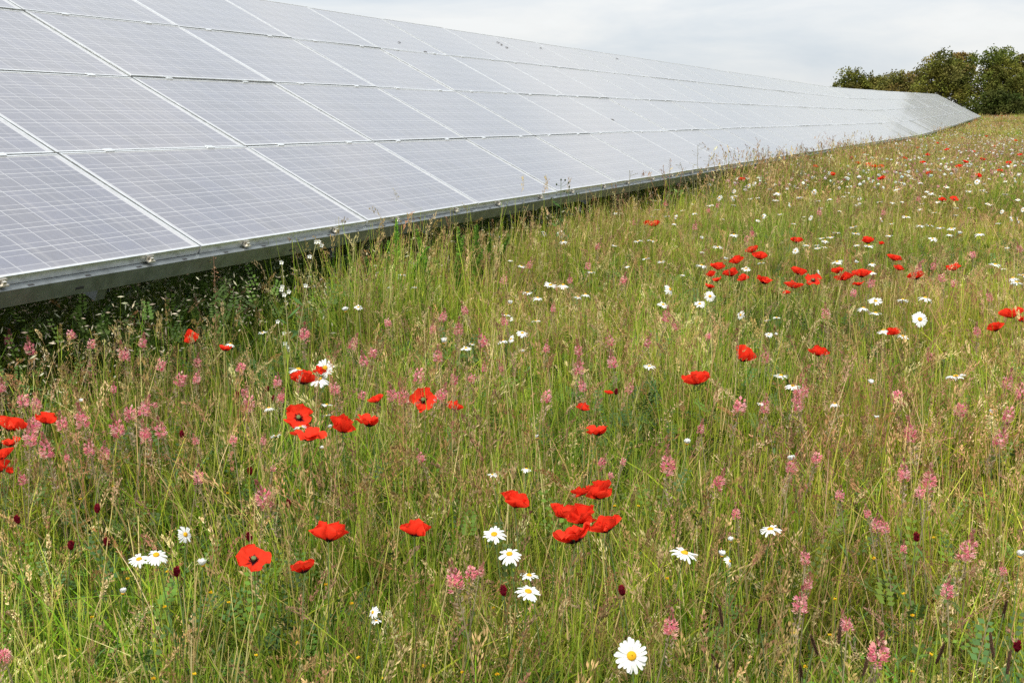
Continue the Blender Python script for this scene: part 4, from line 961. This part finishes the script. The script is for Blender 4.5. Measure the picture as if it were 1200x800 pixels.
# ------------------------------------------------------------------ camera, sky, sun
cam = bpy.data.cameras.new('camera'); co = bpy.data.objects.new('camera', cam); C.objects.link(co)
cam.sensor_width = 36; cam.lens = F / 1200 * 36; cam.clip_start = .05; cam.clip_end = 8000
co.location = (0, 0, CAMZ); co.rotation_euler = (math.pi / 2 - PITCH, 0, 0)
bpy.context.scene.camera = co
SUN_EL, SUN_AZ = R(52), R(196)      # azimuth clockwise from +Y: behind the camera
w = bpy.data.worlds.new('World'); bpy.context.scene.world = w; w.use_nodes = True; nt = w.node_tree; nt.nodes.clear(); L = nt.links
out = nt.nodes.new('ShaderNodeOutputWorld'); bg = nt.nodes.new('ShaderNodeBackground'); bg.inputs[1].default_value = .1
sky = nt.nodes.new('ShaderNodeTexSky'); sky.sky_type = 'NISHITA'; sky.sun_disc = False; sky.sun_elevation = SUN_EL; sky.sun_rotation = SUN_AZ
tc = nt.nodes.new('ShaderNodeTexCoord'); sx = nt.nodes.new('ShaderNodeSeparateXYZ'); L.new(tc.outputs['Generated'], sx.inputs[0])
mp = nt.nodes.new('ShaderNodeMapping'); mp.inputs['Scale'].default_value = (1.8, 1.8, 8.5); mp.inputs['Rotation'].default_value = (0, R(4), 0); L.new(tc.outputs['Generated'], mp.inputs[0])
no = nt.nodes.new('ShaderNodeTexNoise'); no.inputs['Scale'].default_value = 2.1; no.inputs['Detail'].default_value = 7; no.inputs['Roughness'].default_value = .55; no.inputs['Distortion'].default_value = .4
L.new(mp.outputs[0], no.inputs['Vector'])
def vm(op, a, b):
    n = nt.nodes.new('ShaderNodeMath'); n.operation = op
    for i, q in enumerate((a, b)):
        if isinstance(q, (int, float)): n.inputs[i].default_value = q
        else: L.new(q, n.inputs[i])
    return n.outputs[0]
el = vm('MAXIMUM', sx.outputs[2], 0.)
grad = vm('ADD', vm('MULTIPLY', el, 9.0), 7.3)          # overcast sky: brighter overhead than at the horizon
cr = nt.nodes.new('ShaderNodeMapRange'); cr.inputs[1].default_value = .35; cr.inputs[2].default_value = .65; cr.inputs[3].default_value = .90; cr.inputs[4].default_value = 1.12; L.new(no.outputs['Fac'], cr.inputs[0])
br = vm('MULTIPLY', grad, cr.outputs[0])
ccol = nt.nodes.new('ShaderNodeMix'); ccol.data_type = 'RGBA'; cf = nt.nodes.new('ShaderNodeMapRange'); cf.inputs[1].default_value = .4; cf.inputs[2].default_value = .62; L.new(no.outputs['Fac'], cf.inputs[0])
L.new(cf.outputs[0], ccol.inputs[0]); ccol.inputs[6].default_value = (.875, .955, 1.04, 1); ccol.inputs[7].default_value = (.99, 1.0, 1.0, 1)
sc_ = nt.nodes.new('ShaderNodeVectorMath'); sc_.operation = 'SCALE'; L.new(ccol.outputs[2], sc_.inputs[0]); L.new(br, sc_.inputs['Scale'])
mx = nt.nodes.new('ShaderNodeMix'); mx.data_type = 'RGBA'; mx.inputs[0].default_value = .9; L.new(sky.outputs[0], mx.inputs[6]); L.new(sc_.outputs[0], mx.inputs[7])
L.new(mx.outputs[2], bg.inputs[0]); L.new(bg.outputs[0], out.inputs[0])
sl = bpy.data.lights.new('sun', 'SUN'); sl.energy = 3.5; sl.angle = R(4); sl.color = (1, .96, .9); so = bpy.data.objects.new('sun', sl); C.objects.link(so)
dv = Vector((math.sin(SUN_AZ) * math.cos(SUN_EL), math.cos(SUN_AZ) * math.cos(SUN_EL), math.sin(SUN_EL)))
so.rotation_euler = dv.to_track_quat('Z', 'Y').to_euler()
s = bpy.context.scene; s.view_settings.view_transform = 'Standard'; s.view_settings.look = 'None'; s.view_settings.exposure = .1; s.view_settings.gamma = 1
s.cycles.max_bounces = 4; s.cycles.diffuse_bounces = 2; s.cycles.transmission_bounces = 3; s.cycles.use_denoising = False
